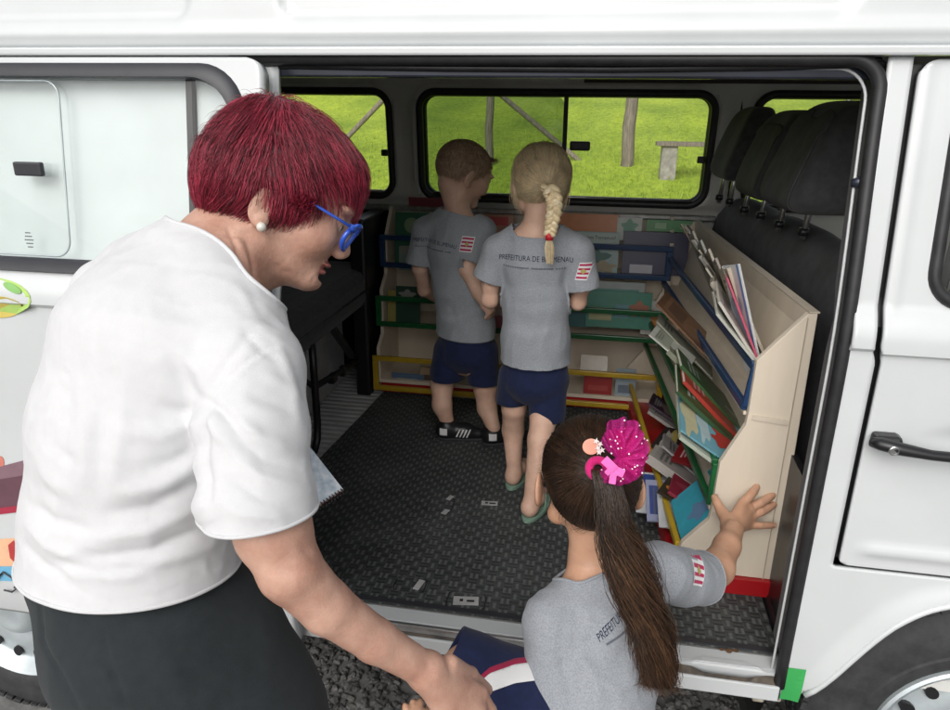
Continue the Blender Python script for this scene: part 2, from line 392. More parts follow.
# far roof side and roof top
panel('roof_side', -2.4, 1.75, 1.772, 2.22, None, M['paint'], van, .06, yf=lambda z: 1.70-yroof(z), flip=True)
V = []; F = []
for i, x in enumerate(np.linspace(-2.4, 1.75, 20)):
    for k in range(13):
        t = k/12; V.append((x, .178+t*1.344, 2.22+.10*sin(pi*t)))
F = [(i*13+k, (i+1)*13+k, (i+1)*13+k+1, i*13+k+1) for i in range(19) for k in range(12)]
obj('roof', V, F, M['paint'], van, smooth=True, solid=.012)
# gutter lip
MB().lohi((-2.4, .058, 1.757), (1.75, .082, 1.772)).build('gutter', M['paint'], van, bevel=.004)
# --- rear quarter (behind the slid door)
def wheel_arch(x, z, cx, cz, r): return r-np.hypot(x-cx, (z-cz))
panel('rear_quarter', -2.4, -.612, .50, 1.757, lambda x, z: np.maximum(wheel_arch(x, z, -1.45, .40, .40), -rrect(x, z, -1.62, -.80, 1.37, 1.70, .06)), M['paint'], van, .02, dy=.012)
# --- pillar and lower front panel
def armf(x, z):
    g = np.maximum(-rrect(x, z, .474, 1.6, .851, 1.9, .03)*0-(np.minimum(np.maximum(.472-x, -9), 9)*0+9)*0-9, -9)
    return g
SEAM = .474
def pillar_keep(x, z):
    inside_strip = np.maximum(np.maximum(.432-x, x-(SEAM-.006+.010*sstep((1.30-z)/.04)*1)), .5-z)
    lower = np.maximum(.432-x, z-.848)
    return np.minimum(inside_strip, lower)
ARX = .83
_ax = [.30, .462, .478, .516, .572, .629, .692, .76, ARX, 2*ARX-.76, 2*ARX-.692, 2*ARX-.629, 2*ARX-.572, 2*ARX-.516, 2*ARX-.478, 2.2]; _az = [.512, .512, .535, .592, .697, .768, .803, .818, .822, .818, .803, .768, .697, .592, .535, .512]
_fx = np.linspace(.3, 2.2, 400); _fz = np.interp(_fx, _ax, _az); _fz = np.convolve(np.r_[[_fz[0]]*8, _fz, [_fz[-1]]*8], np.ones(17)/17, 'valid')
def arch(x, z): return np.interp(x, _fx, _fz)-z
def flare(X, Z):
    sl_ = np.gradient(_fz, _fx); d = (Z-np.interp(X, _fx, _fz))/np.sqrt(1+np.interp(X, _fx, sl_)**2); on = sstep((X-.452)/.05)*sstep((1.25-X)/.05)
    return -.012*sstep(1-d/.045)*on
panel('front_quarter', .43, 1.75, .50, 1.757, lambda x, z: np.maximum(pillar_keep(x, z), arch(x, z)), M['paint'], van, .008, emb=flare)
# --- front door
DX0 = SEAM+.005
def door_shape(x, z):
    r = rrect(x, z, DX0, 1.40, .856, 1.752, .028)
    r = np.maximum(r, (DX0+.010*sstep((1.30-z)/.04))-x)
    return np.maximum(r, -rrect(x, z, .545, 1.34, 1.368, 1.70, .055))
def door_emb(X, Z):
    e = .014*sstep(1-np.hypot((X-.70)/.135, (Z-1.130)/.040)) # finger recess
    e = e-.007*sstep(1-np.abs(Z-.895)/.022)*sstep((X-.50)/.05)   # lower pressing
    e = e-.003*np.exp(-((X-.493)/.006)**2)*(Z > 1.36)
    return e
fd = panel('front_door', DX0-.002, 1.42, .85, 1.756, door_shape, M['paint'], van, .007, emb=door_emb)
def ring(name, x0, x1, z0, z1, r, rad, mat, parent, yf, n=8, flat=1.0):
    pts = rr_path(x0, x1, z0, z1, r); path = [(x, float(yf(z)), z) for x, z in pts]
    return MB().tube(path, rad, n, closed=True, upv=(0, 1, 0), flat=flat).build(name, mat, parent, smooth=True)
fr = ring('window_seal', .548, 1.337, 1.371, 1.697, .052, .011, M['rubber'], fd, lambda z: ynear(z)+.001)
def pane(name, x0, x1, z0, z1, r, mat, parent, yf, solid=0):
    pts = rr_path(x0, x1, z0, z1, r); V = [(x, float(yf(z)), z) for x, z in pts]; return obj(name, V, [list(range(len(V)))], mat, parent)
pane('window_glass', .55, 1.33, 1.375, 1.69, .05, M['glass'], fd, lambda z: ynear(z)+.006)
# things seen through that window: quarter light bar, far sill
MB().bar((.575, .05, 1.37), (.60, .085, 1.70), .012, .014).build('quarter_light_bar', M['rubber'], fd)
MB().tube([(.60, .10, 1.352), (.63, .10, 1.41), (.70, .12, 1.45), (.80, .12, 1.46)], .004, 8).build('inner_cable', M['steel'], fd, smooth=True)
# handle
hb = MB(); path = [(.489, -.020, 1.128), (.500, -.030, 1.130), (.53, -.036, 1.126), (.58, -.038, 1.120), (.65, -.038, 1.118), (.71, -.034, 1.120), (.735, -.012, 1.120)]
hb.tube(path, [.010, .0135, .0135, .0105, .0105, .0115, .010], 12, flat=.85)
hnd = hb.build('door_handle', M['black'], fd, smooth=True)
MB().lohi((.494, -.026, 1.115), (.540, .008, 1.140)).build('handle_mount', M['black'], fd, bevel=.008)
MB().lathe((.517, -.046, 1.126), (0, -1, 0), [(-.006, .0085), (.002, .0085), (.003, .007), (.001, .0062), (.001, 0)], 20).build('lock_cylinder', M['steel'], fd, smooth=True, auto=30)
# dark gap behind the door seam, door jamb
zz_ = np.linspace(.86, 1.745, 20); obj('door_jamb', [(x_, float(ynear(z_))+.020, z_) for z_ in zz_ for x_ in (.462, .50)], [(2*i, 2*i+1, 2*i+3, 2*i+2) for i in range(19)], M['black'], van)
# --- opening: seals, flange
OX0, OX1 = -.60, .425
yop = lambda z: .006+.072*sstep((z-1.22)/.62)
MY = float(PZ(463.6, 613, .575)[1])
def op_path(inset, z0=.545):
    out = []
    x1 = OX1-inset; zt = 1.752-inset; r = .05
    for z in np.linspace(z0, zt-r, 22): out.append((x1, z))
    for k in range(1, 9): a = radians(90*k/8); out.append((x1-r+r*cos(a), zt-r+r*sin(a)))
    out.append((OX0-.1, zt)); return out
MB().tube([(x, float(yop(z))+.004, z) for x, z in op_path(-.001)], .0120, 8, upv=(0, 1, 0)).build('opening_seal', M['rubber'], van, smooth=True)
MB().tube([(x, float(yop(z))+.022, z) for x, z in op_path(.013)], .0026, 8, upv=(0, 1, 0)).build('inner_flange', M['paint'], van, smooth=True)
zz_ = np.linspace(.55, 1.75, 20); obj('pillar_side', [(.440, float(ynear(z_))+o_, z_) for z_ in zz_ for o_ in (.013, .13)], [(2*i, 2*i+1, 2*i+3, 2*i+2) for i in range(19)], M['seat'], van, solid=.004)
# rail box above the opening
MB().lohi((-2.3, .095, 1.722), (.43, .125, 1.757)).build('door_rail', M['dark_metal'], van, bevel=.004)
MB().tube([(-.62, .090, 1.742), (-.3, .089, 1.738), (0, .089, 1.737), (.25, .089, 1.741), (.43, .090, 1.746)], .006, 8).build('roof_seal', M['rubber'], van, smooth=True)
lt = MB(); lt.lohi((.437, .02, 1.08), (.430, .036, 1.16)); lt.build('latch_plate', M['paint'], van, bevel=.002)
MB().lohi((.424, .018, 1.083), (.430, .034, 1.152)).build('door_striker', M['rim'], van, bevel=.003)
q_ = PY(857, 184, .06); MB().tube([q_+[.012, 0, 0], q_+[.002, .004, .002], q_+[-.008, .006, 0]], [.008, .010, .006], 12).build('door_stop', M['dark_metal'], van, smooth=True)
# --- sill
sill = MB(); sill.lohi((-2.2, MY-.052, .53), (.43, MY-.002, .572)); sill.build('sill', M['paint'], van, bevel=.006)
MB().lohi((-2.2, MY-.062, .555), (.13, MY-.0525, .574)).build('slide_track', M['steel'], van, bevel=.002)
MB().lohi((-2.2, .010, .51), (.43, MY-.0625, .546)).build('lower_rail', M['dark_metal'], van)
# outer lip with the rust-eaten notch
pts = []
for x in np.linspace(-2.2, .425, 120):
    d = 0
    if .24 < x < .395: d = .030*sstep((x-.24)/.04)*sstep((.395-x)/.03)
    pts.append((x, d))
V = []; F = []
for x, d in pts: V += [(x, .0, .548), (x, MY-.053-d*.5, .560)]
F = [(2*i, 2*i+2, 2*i+3, 2*i+1) for i in range(len(pts)-1)]
MB().lohi((-2.2, -.004, .515), (.425, .004, .552)).build('step_edge', M['paint'], van, bevel=.003)
o = obj('step_plate', [(x, y, z+.001) for x, y, z in V], F, mk('grimy_step', (.045, .042, .038), .6, var=.4, vscale=30, c2=(.11, .085, .06)), van)
V = [];
for x, d in pts: V += [(x, .012+.0*d+(.020 if .24 < x < .395 else 0)*sstep((x-.24)/.03)*sstep((.395-x)/.03), .572), (x, MY-.050, .5725)]
k0 = [i for i, (x, d) in enumerate(pts) if x > .10][0]
o = obj('sill_cover', V[2*k0:], [(2*i, 2*i+2, 2*i+3, 2*i+1) for i in range(len(pts)-k0-1)], M['paint'], van, solid=.003)
for x, y, r in ((.33, .060, .008), (.345, .064, .006), (.315, .062, .005)):
    a = np.linspace(0, 2*pi, 12)[:-1]; obj('rust_spot', [(x+cos(t)*r*(1+.3*sin(3*t)), y+sin(t)*r*.8, .5745) for t in a], [list(range(11))], M['rust'], van, solid=.001, offset=1)
# rusty bracket under the sill corner
MB().lohi((.37, .02, .492), (.44, .07, .515)).lohi((.385, .03, .475), (.41, .05, .495)).build('jack_bracket', mk('old_cream_paint', (.35, .32, .26), .7, var=.4, vscale=50, bump=.4), van, bevel=.004)
# green tape on the pillar foot
V = [];
zs = np.linspace(.506, .60, 8)
for z in zs: V += [(x_, float(ynear(z))+float(flare(np.array([x_]), np.array([z]))[0])-.0016, z) for x_ in (.4335, .452, .470)]
obj('green_tape', V, [(3*i+k, 3*i+k+1, 3*i+k+4, 3*i+k+3) for i in range(7) for k in (0, 1)], M['green_tape'], van)
# --- wheels
def wheel(cx, cz, y0, label=None):
    wh = MB().lathe((cx, y0, cz), (0, -1, 0), [(-.16, .2), (-.185, .30), (-.16, .325), (-.05, .33), (-.035, .326), (-.030, .316), (-.018, .300), (-.008, .285), (-.006, .26), (-.006, .232), (-.002, .228), (-.002, .21), (-.010, .197), (-.016, .19), (-.03, .185)], 96).build('wheel', M['tyre'], van, smooth=True, auto=35)
    tread = MB()
    for k in range(80):
        a = 2*pi*k/80
        for yy, h, off in ((-.040, .020, 0), (-.085, .018, .4), (-.128, .018, 0)):
            a2 = a+off*2*pi/80; R = np.array(Matrix.Rotation(-a2, 3, 'Y'))
            tread.box(np.array([cx, y0, cz])+R@np.array([.3275, 0, 0])+[0, -yy, 0], (.006, h*.85, .0098), R)
    tread.build('tread', M['tyre'], wh, bevel=.0015)
    rimo = MB().lathe((cx, y0, cz), (0, -1, 0), [(-.03, .196), (-.004, .194), (0, .188), (-.006, .180), (-.012, .176), (-.016, .168), (-.030, .160), (-.034, .150), (-.026, .120), (-.020, .105), (-.020, .07), (-.026, .06)], 64).build('rim', M['rim'], wh, smooth=True, auto=50)
    for k in range(14):
        a = 2*pi*k/14; c = np.array([cx+cos(a)*.138, y0+.0305, cz+sin(a)*.138]); R = np.array(Matrix.Rotation(-a, 3, 'Y'))
        n = 12; V = [c+R@np.array([.0165*cos(2*pi*j/n)*(1.0), 0, .0125*sin(2*pi*j/n)])+[0, -.0025-.006*cos(2*pi*j/n)*(-1)*.0, 0] for j in range(n)]
        MB().prism([v+[0, -.006, 0] for v in V], (0, .012, 0)).build('vent_hole', M['black'], wh)
    MB().lathe((cx, y0, cz), (0, -1, 0), [(-.03, .062), (-.012, .060), (-.002, .052), (.006, .040), (.008, .030), (.006, .02), (.006, 0)], 40).build('hub_cap', M['rim'], wh, smooth=True, auto=40)
MB().tube([(x_, float(ynear(z_))-.0100, z_-.001) for x_, z_ in zip(_fx, _fz) if .475 < x_ < 1.19][::3], .0062, 8, upv=(0, 1, 0)).build('arch_lip', M['paint'], van, smooth=True)
wheel(.83, .42, .045); wheel(-1.447, .405, .035)
for cx in (.83, -1.447):
    a = np.linspace(-.2*pi, 1.2*pi, 30); V = []
    for t in a: V += [(cx+.43*cos(t), .03, .39+.43*sin(t)), (cx+.43*cos(t), .42, .39+.43*sin(t))]
    V2 = [(cx+.43*cos(t), .415, .39+.43*sin(t)) for t in a]; n = len(V)
    obj('wheel_arch_liner', V+V2, [(2*i, 2*i+2, 2*i+3, 2*i+1) for i in range(29)]+[list(range(n, n+30))], M['black'], van)
# underbody so that the gravel lies in shade
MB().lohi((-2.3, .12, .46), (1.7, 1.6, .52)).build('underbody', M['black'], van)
# --- floor
MB().lohi((-2.3, MY-.0005, .535), (1.65, 1.64, FLZ-.012)).build('floor', M['paint_in'], van)
rb = MB()
for k in range(40):
    y = .135+k*.036; rb.lohi((-2.0, y, FLZ-.0125), (-.78, y+.017, FLZ-.004))
rb.build('floor_ribs', M['ribfloor'], van, bevel=.004)
MB().lohi((-2.0, .12, FLZ-.0120), (-.78, 1.60, FLZ-.0105)).build('floor_sheet', M['ribfloor'], van)
# fitted rubber mat with cut-outs
mp = [(-.905, MY), (.435, MY), (.435, 1.6), (-.81, 1.6), (-.84, 1.05)]
mo = MB().prism([(x, y, FLZ-.0045) for x, y in mp], (0, 0, .0045)).build('floor_mat', M['mat'], van)
mo.data.update()
MB().bar((-.905, MY+.008, FLZ+.001), (.435, MY+.008, FLZ+.001), .014, .003).build('mat_edge', M['rubber_grey'], mo)
for px, py, w_, h_, ang in ((466, 601, .060, .030, 8), (489.5, 503.5, .048, .022, 6), (419, 585, .016, .038, -12), (450, 498, .014, .026, -20), (445.5, 512, .016, .026, -20)):
    q = PZ(px, py, FLZ); R = np.array(Matrix.Rotation(radians(ang), 3, 'Z'))
    c = MB().box(q+[0, 0, .0010], (w_/2, h_/2, .0010), R).build('mat_cutout', M['ribfloor'], mo, bevel=.004)
    if w_ > .04: MB().box(q+R@np.array([-w_*.18, 0, .0022]), (.004, .004, .0008), R).box(q+R@np.array([w_*.18, -.002, .0022]), (.009, .003, .0008), R).build('slot', M['black'], mo)
# outlines of the two anchor plates
for px, py, w_, h_ in ((410, 585, .075, .055), (466, 601, .09, .055), (440, 505, .075, .075)):
    q = PZ(px, py, FLZ); path = [(q[0]+x, q[1]+y, FLZ+.0008) for x, y in rr_path(-w_/2, w_/2, -h_/2, h_/2, .012)]
    MB().tube(path, .0013, 6, closed=True, upv=(0, 0, 1)).build('anchor_outline', M['black'], mo)
# --- far wall with windows
def yfar(z): z = np.asarray(z, float); return 1.60-.045*np.clip((z-1.30)/.45, 0, 1.3)-.02*(z > 1.30)*np.clip((z-1.30)/.02, 0, 1)
FW_WIN = [(-2.05, -.835), (-.722, .372), (.505, 1.30)]; WZ0, WZ1 = 1.318, 1.722
def far_keep(x, z):
    g = np.full(x.shape, -9.0)
    for a, b in FW_WIN: g = np.maximum(g, -rrect(x, z, a, b, WZ0, WZ1, .065))
    return g
def far_emb(X, Z):
    d = np.full(X.shape, 9.0)
    for a, b in FW_WIN[:2]: d = np.minimum(d, rrect(X, Z, a, b, WZ0, WZ1, .065))
    return -.012*sstep(1-np.abs(d-.018)/.018)+.012*(d > 9)
panel('inner_wall', -2.3, 1.65, .52, 1.80, far_keep, M['paint_in'], van, .014, yf=yfar, emb=far_emb, solid=.02, flip=False)
panel('outer_wall', -2.4, 1.75, .46, 1.772, far_keep, M['paint'], van, .03, yf=lambda z: yfar(z)+.075, solid=.012, flip=True)
for i, (a, b) in enumerate(FW_WIN):
    sl_ = ring('side_window', a+.004, b-.004, WZ0+.004, WZ1-.004, .062, .0145, M['rubber'], van, lambda z: yfar(z)-.004, 10)
    ring('outer_seal', a, b, WZ0, WZ1, .065, .02, M['rubber'], sl_, lambda z: yfar(z)+.05, 8)
    if i < 2:
        md = (a+b)/2 if i == 0 else -.162
        pane('tinted_pane', a+.01, md, WZ0+.01, WZ1-.01, .055, M['glass_dark'], sl_, lambda z: yfar(z)+.012)
        pane('window_glass', md-.04, b-.01, WZ0+.01, WZ1-.01, .055, M['glass'], sl_, lambda z: yfar(z)+.03)
        MB().bar((md, float(yfar(WZ0))+.012, WZ0), (md, float(yfar(WZ1))+.012, WZ1), .016, .018, up=(0, 1, 0)).build('window_bar', M['rubber'], sl_)
        lz = PY(580, 146, 1.56)[2]; lx = PY(580, 146, 1.56)[0] if i else md+.08
        MB().lohi((lx-.038, 1.545, lz-.017), (lx+.038, 1.565, lz+.017)).build('window_latch', M['black'], sl_, bevel=.006)
        MB().lohi((lx-.028, 1.541, lz-.009), (lx+.028, 1.546, lz+.009)).build('latch_grip', M['rubber_grey'], sl_, bevel=.002)
        rl = MB().tube([(a+.05, float(yfar(WZ0))-.01, WZ0+.022), (b-.05, float(yfar(WZ0))-.01, WZ0+.022)], .006, 8).build('window_rail', M['steel'], sl_, smooth=True)
        MB().lohi((b-.045, 1.555, WZ0+.16), (b-.02, 1.57, WZ0+.185)).build('window_stop', M['black'], sl_, bevel=.003)
    else:
        pane('window_glass', a+.01, b-.01, WZ0+.01, WZ1-.01, .055, M['glass'], sl_, lambda z: yfar(z)+.03)
# seam along the far wall and pillar lines
MB().tube([(.425, 1.548, 1.75), (.455, 1.548, 1.70), (.46, 1.552, 1.62), (.455, 1.56, 1.30), (.44, 1.60, 1.25)], .008, 8).build('door_seal_strip', M['rubber'], van, smooth=True)
MB().lohi((-2.3, 1.548, WZ0-.052), (.42, 1.572, WZ0-.030)).build('wall_moulding', M['steel'], van, bevel=.006)
# lower far wall card, dark
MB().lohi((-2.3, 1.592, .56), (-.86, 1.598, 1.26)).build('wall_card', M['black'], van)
# ceiling lining
V = []; F = []
for x in (-2.3, 1.65):
    for k in range(15):
        t = k/14; V.append((x, .13+t*1.41, 1.775+.20*sin(pi*t)**.45))
F = [(k, k+1, 16+k, 15+k) for k in range(14)]
obj('headlining', V, F, M['head_in'], van, smooth=True, solid=.004)
MB().lohi((-.10, 1.520, 1.752), (1.6, 1.535, 1.80)).build('dark_trim', mk('dark_brown_trim', (.045, .035, .03), .7), van)
# rear, front
MB().lohi((-2.4, .10, .50), (-2.38, 1.60, 2.2)).build('rear_wall', M['paint'], van)
MB().lohi((1.70, .10, .46), (1.72, 1.60, 1.36)).build('front_panel', M['paint'], van)
MB().lohi((1.69, .10, 1.75), (1.72, 1.60, 2.2)).build('front_header', M['paint'], van)
MB().lohi((1.703, .10, 1.36), (1.712, 1.60, 1.75)).build('windscreen', M['glass'], van)
MB().lohi((1.35, .15, 1.1), (1.7, 1.55, 1.34)).build('dashboard', M['black'], van, bevel=.04)
# --- the slid-open door
DY = -.055
door = thing('x', None, None); bpy.data.objects.remove(door)
def sdoor_shape(x, z): return np.maximum(rrect(x, z, -1.70, -.612, .492, 1.752, .03), -rrect(x, z, -1.575, -.672, 1.380, 1.718, .07))
sd = panel('sliding_door', -1.71, -.60, .48, 1.757, sdoor_shape, M['paint'], van, .010, dy=DY, solid=.03)
yd = lambda z: ynear(z)+DY
V = []; F = []
# wide grey rubber surround
pts_o = rr_path(-1.60, -.668, 1.335, 1.738, .085); 
def loop_strip(name, x0, x1, z0, z1, r, w_, yoff, mat, parent, th=.012):
    A = rr_path(x0, x1, z0, z1, r); cx, cz = (x0+x1)/2, (z0+z1)/2; n = len(A); V = []
    for (x, z) in A:
        hx, hz = (x1-x0)/2, (z1-z0)/2
        xi = cx+(x-cx)*(hx-w_)/hx; zi = cz+(z-cz)*(hz-w_)/hz
        V += [(x, float(yd(z))+.001, z), (x-(x-xi)*.25, float(yd(z))-th+yoff, z-(z-zi)*.25), (xi+(x-xi)*.15, float(yd(zi))-th*.9+yoff, zi+(z-zi)*.15), (xi, float(yd(zi))+.004, zi)]
    F = [(4*i+k, 4*((i+1) % n)+k, 4*((i+1) % n)+k+1, 4*i+k+1) for i in range(n) for k in range(3)]
    return obj(name, V, F, mat, parent, smooth=True, auto=60)
sw = loop_strip('window_seal', -1.60, -.645, 1.355, 1.743, .085, .028, 0, M['rubber_grey'], sd)
pane('window_glass', -1.57, -.672, 1.382, 1.716, .065, M['glass'], sd, lambda z: yd(z)+.012)
pg = pane('sliding_pane', -1.40, -1.020, 1.386, 1.712, .03, M['glass'], sd, lambda z: yd(z)+.002)
ring('pane_edge', -1.40, -1.020, 1.388, 1.711, .03, .002, M['rim'], sd, lambda z: yd(z)+.001, 6)
a_ = PY(29, 169, yd(1.53)-.004); MB().box(a_, (.030, .006, .013)).build('pane_handle', M['rubber_grey'], sd, bevel=.003)
# curtain board clipped inside the glass
MB().prism([(x_, float(yd(z_))+.034, z_) for x_, z_ in ((-1.58, 1.345), (-.772, 1.345), (-.772, 1.725), (-1.58, 1.725))], (0, .006, 0)).build('window_board', M['blank_board'], sd)
MB().bar((-.766, float(yd(1.345))+.028, 1.345), (-.766, float(yd(1.725))+.028, 1.725), .012, .014, up=(0, 1, 0)).build('board_edge', M['rubber'], sd)
MB().prism([(x_, float(yd(z_))+.036, z_) for x_, z_ in ((-.759, 1.345), (-.68, 1.345), (-.68, 1.725), (-.759, 1.725))], (0, .004, 0)).build('inner_frame', M['blank_board'], sd)
# small etched mark in the pane
mk_ = MB(); q = PY(30, 240, yd(1.42)-.001)
for j in range(5):
    for i in range(5 - abs(j-2)): mk_.box(q+[(i-(5-abs(j-2))/2)*.004, 0, (2-j)*.007], (.0012, .0004, .0012))
mk_.build('glass_mark', M['rubber_grey'], sd)
# stickers: flat cut vinyl following the door skin
def sticker(name, pxs, c, off=.0012, mat=None):
    pts = []
    for px, py in pxs:
        q = PY(px, py, DY)
        for _ in range(5): q = PY(px, py, float(yd(q[2]))-off)
        pts.append(q)
    return obj(name, pts, [list(range(len(pts)))], mat or flat(c), sd)
def blob(cx, cy, rx, ry, rot=0, n=20, wob=.0): return [(cx+cos(a)*rx*cos(rot)-sin(a)*ry*sin(rot), cy+cos(a)*rx*sin(rot)+sin(a)*ry*cos(rot)) for a in np.linspace(0, 2*pi, n, endpoint=False)]
sticker('fruit_sticker', blob(-2, 297, 33, 19, .15), (.42, .62, .16))
sticker('fruit_yellow', blob(-4, 307, 26, 11, .05), (.62, .50, .12), .0020)  # yellow lower area of the printed fruit
sticker('fruit_leaf', blob(12, 288, 10, 4, .5), (.20, .42, .12), .0024)
sticker('maroon_sticker', [(-30, 478), (2, 466), (40, 456), (44, 508), (-30, 516)], (.13, .06, .08))
sticker('maroon_top', [(-30, 478), (2, 466), (40, 456), (40, 470), (20, 476), (-30, 484)], (.22, .13, .16), .0020)
sticker('red_line', [(-30, 511), (44, 503), (44, 509), (-30, 518)], (.35, .03, .06), .0022)
sticker('orange_sticker', [(-30, 541), (44, 536), (44, 566), (-30, 566)], (.75, .45, .28))
sticker('red_stripes', [(8, 545), (14, 540), (18, 552), (14, 562), (10, 558)], (.45, .05, .05), .0020)
sticker('blue_sticker', [(-30, 566.5), (44, 566.5), (44, 582), (-30, 580)], (.16, .42, .62), .0020)
sticker('red_dot', blob(0, 463, 4, 7), (.6, .2, .15))
for px, py in ((43, 362), (38, 400), (37, 406)): sticker('letter_edge', [(px-1.5, py-4), (px+4, py-3), (px+4, py+4), (px-1, py+3)], (.03, .03, .03))
q0 = [PY(x, y, DY-.001) for x, y in ((-8, 584), (3, 572), (12, 578), (17, 588), (12, 592), (4, 590))]
MB().tube(q0, .0022, 6).tube([PY(14, 587, DY-.001), PY(30, 596, DY-.001)], .0025, 6).build('black_loop', M['black'], sd)
V = [];
for z in np.linspace(.497, .575, 6): V += [(-.655, float(yd(z))-.0016, z), (-.617, float(yd(z))-.0016, z)]
obj('green_tape', V, [(2*i, 2*i+1, 2*i+3, 2*i+2) for i in range(5)], M['green_tape'], sd)
# --- rear bench
rs = MB(); zt = 1.31
rs.lohi((-1.75, .30, .93), (-.875, 1.45, 1.08))
bench = rs.build('rear_seat', M['seat'], van, bevel=.04)
MB().lohi((-1.78, .28, 1.06), (-1.60, 1.47, 1.60)).build('seat_back', M['seat'], bench, bevel=.05)
MB().tube([(-.874, .32, 1.0), (-.872, .8, 1.0), (-.874, 1.44, 1.0)], .004, 6).build('seat_piping', M['seat2'], bench, smooth=True)
MB().tube([(-.885, .775, .95), (-.885, .775, .85), (-.885, .775, .68), (-.885, .765, .62), (-.885, .735, .592), (-.89, .69, .582), (-.90, .60, .580)], .0125, 10).build('seat_leg', M['black'], bench, smooth=True)
MB().tube([(-.89, .775, .80), (-.89, 1.20, .742)], .011, 8).tube([(-.89, .70, .86), (-.888, .775, .80)], .009, 8).build('seat_brace', M['black'], bench, smooth=True)
MB().box((-.885, .93, .775), (.012, .02, .016)).build('buckle', M['black'], bench, bevel=.004); MB().box((-.885, 1.03, .765), (.010, .012, .02)).build('buckle', M['black'], bench, bevel=.004)
MB().bar((-.90, 1.0, .93), (-.93, 1.25, .74), .022, .02).build('strut', M['rubber_grey'], bench)
MB().prism([(-1.02, .95, FLZ), (-1.02, 1.42, FLZ), (-1.02, 1.42, .86), (-1.02, 1.10, .86)], (-.6, 0, 0)).build('wheel_box', M['ribfloor'], van, bevel=.02)
MB().lohi((-.93, 1.28, .56), (-.87, 1.585, 1.27)).build('seat_side_panel', M['black'], van, bevel=.01)

# --- front bench with head rests (seen from behind)
def PYp(px, py, y): return PY(px, py, y)
A0 = PY(812, 236, .50); 
mbk = MB()
prof = [(0, .575), (0, .95), (.005, 1.27), (.03, 1.345), (.07, 1.380), (.12, 1.375), (.17, 1.315), (.19, .95), (.20, .575)]
near = np.array([.530, .20, 0]); far_ = np.array([.385, 1.50, 0])
V = []; F = []; n = len(prof); ms = 26
for i in range(ms):
    t = i/(ms-1); b = near+(far_-near)*t
    # soft crowns over the three places
    cr = .018*abs(sin(pi*(t*3)))**.5-.012
    endr = .03*(max(0, 1-t/.05)+max(0, (t-.95)/.05))
    for (dx, z) in prof:
        zz = z+(cr-endr)*sstep((z-1.0)/.3); V.append(b+[dx+.004*noise3(np.array([[t*9, z*6, 3]]))[0]*5, 0, zz])
for i in range(ms-1): F += [(i*n+k, (i+1)*n+k, (i+1)*n+(k+1) % n, i*n+(k+1) % n) for k in range(n)]
F += [list(range(n))[::-1], [(ms-1)*n+k for k in range(n)]]
fb = obj('front_seat_back', V, F, M['seat2'], van, smooth=True, subsurf=1, auto=60)
MB().tube([near+[.02, .33, z] for z in np.linspace(1.37, 1.0, 10)], .0025, 6).build('seat_seam', M['seat'], fb, smooth=True)
def headrest(c0, hw, z0, z1, th, posts, ang, grey=True):
    """c0: centre (x,y) of the pad base"""
    R = np.array(Matrix.Rotation(ang, 3, 'Z'))
    bm = bmesh.new(); bmesh.ops.create_cube(bm, size=2); bmesh.ops.subdivide_edges(bm, edges=bm.edges[:], cuts=7, use_grid_fill=True)
    V = np.array([v.co[:] for v in bm.verts]); F = [[v.index for v in f.verts] for f in bm.faces]; bm.free()
    p = 4.5; nrm = (np.abs(V)**p).sum(1)**(1/p); V = V/nrm[:, None]
    h = (z1-z0)/2; taper = 1-.16*np.clip(V[:, 2], -1, 1)-.05*(V[:, 2] < -.3)
    L = np.stack([V[:, 0]*th*(1-.25*V[:, 2]), V[:, 1]*hw*taper, V[:, 2]*h], 1)
    L[:, 0] += .05*(V[:, 2]+1)*.5-.02*V[:, 1]**2
    W = L@R.T+[c0[0], c0[1], (z0+z1)/2]
    o = obj('head_rest', W, F, M['seat'], fb, smooth=True, subsurf=1)
    # grey inset panel on the back and near side
    keep = np.array([v for v in range(len(V))]);
    sel = [f for f in F if all(L[i, 0] < -.2*th for i in f) and all(abs(L[i, 1]) < hw*.80 for i in f)]
    if grey and sel:
        nn = L.copy(); nn[:, 0] -= .004; nn[:, 1] *= 1.0
        used = sorted({i for f in sel for i in f}); mp_ = {u: k for k, u in enumerate(used)}
        obj('rest_panel', (nn@R.T+[c0[0], c0[1], (z0+z1)/2])[used], [[mp_[i] for i in f] for f in sel], M['seat2'], fb, smooth=True, solid=.003, subsurf=1)
    for (x, y) in posts:
        MB().tube([(x+.012, y, z0+.05), (x+.006, y, z0-.01), (x, y, 1.36)], .0075, 10).build('rest_post', M['steel'], fb, smooth=True)
        MB().tube([(x, y, 1.370), (x, y, 1.388)], .013, 10).build('post_collar', M['black'], fb, smooth=True)
ang = math.atan2(.145, 1.3)
for (cpx, hw_, th_, hz_, posts_, gr_) in (((824, 163, .60), .155, .102, .135, ((805, 223, .68), (781, 212, .80)), True), ((777, 160, .95), .140, .078, .130, ((763, 200, .96), (746, 196, 1.08)), True), ((740, 148, 1.30), .125, .065, .125, ((732, 182, 1.28), (722, 175, 1.38)), False)):
    c_ = PY(*cpx); headrest((c_[0], c_[1]), hw_*.95, c_[2]-hz_+.022, c_[2]+hz_+.004, th_*.95, [tuple(PY(*q_)[:2]) for q_ in posts_], ang, gr_)
# cab things behind the seats: dark floor box, cab side
MB().lohi((.70, .2, .575), (1.3, 1.5, .98)).build('seat_cushion', M['seat'], van, bevel=.05)
MB().lohi((.448, .10, .56), (.462, 1.58, .95)).build('bulkhead', M['black'], van)
# ================================================================== BOOK RACKS
def quad_prism(pts, d): return MB().prism(pts, d)
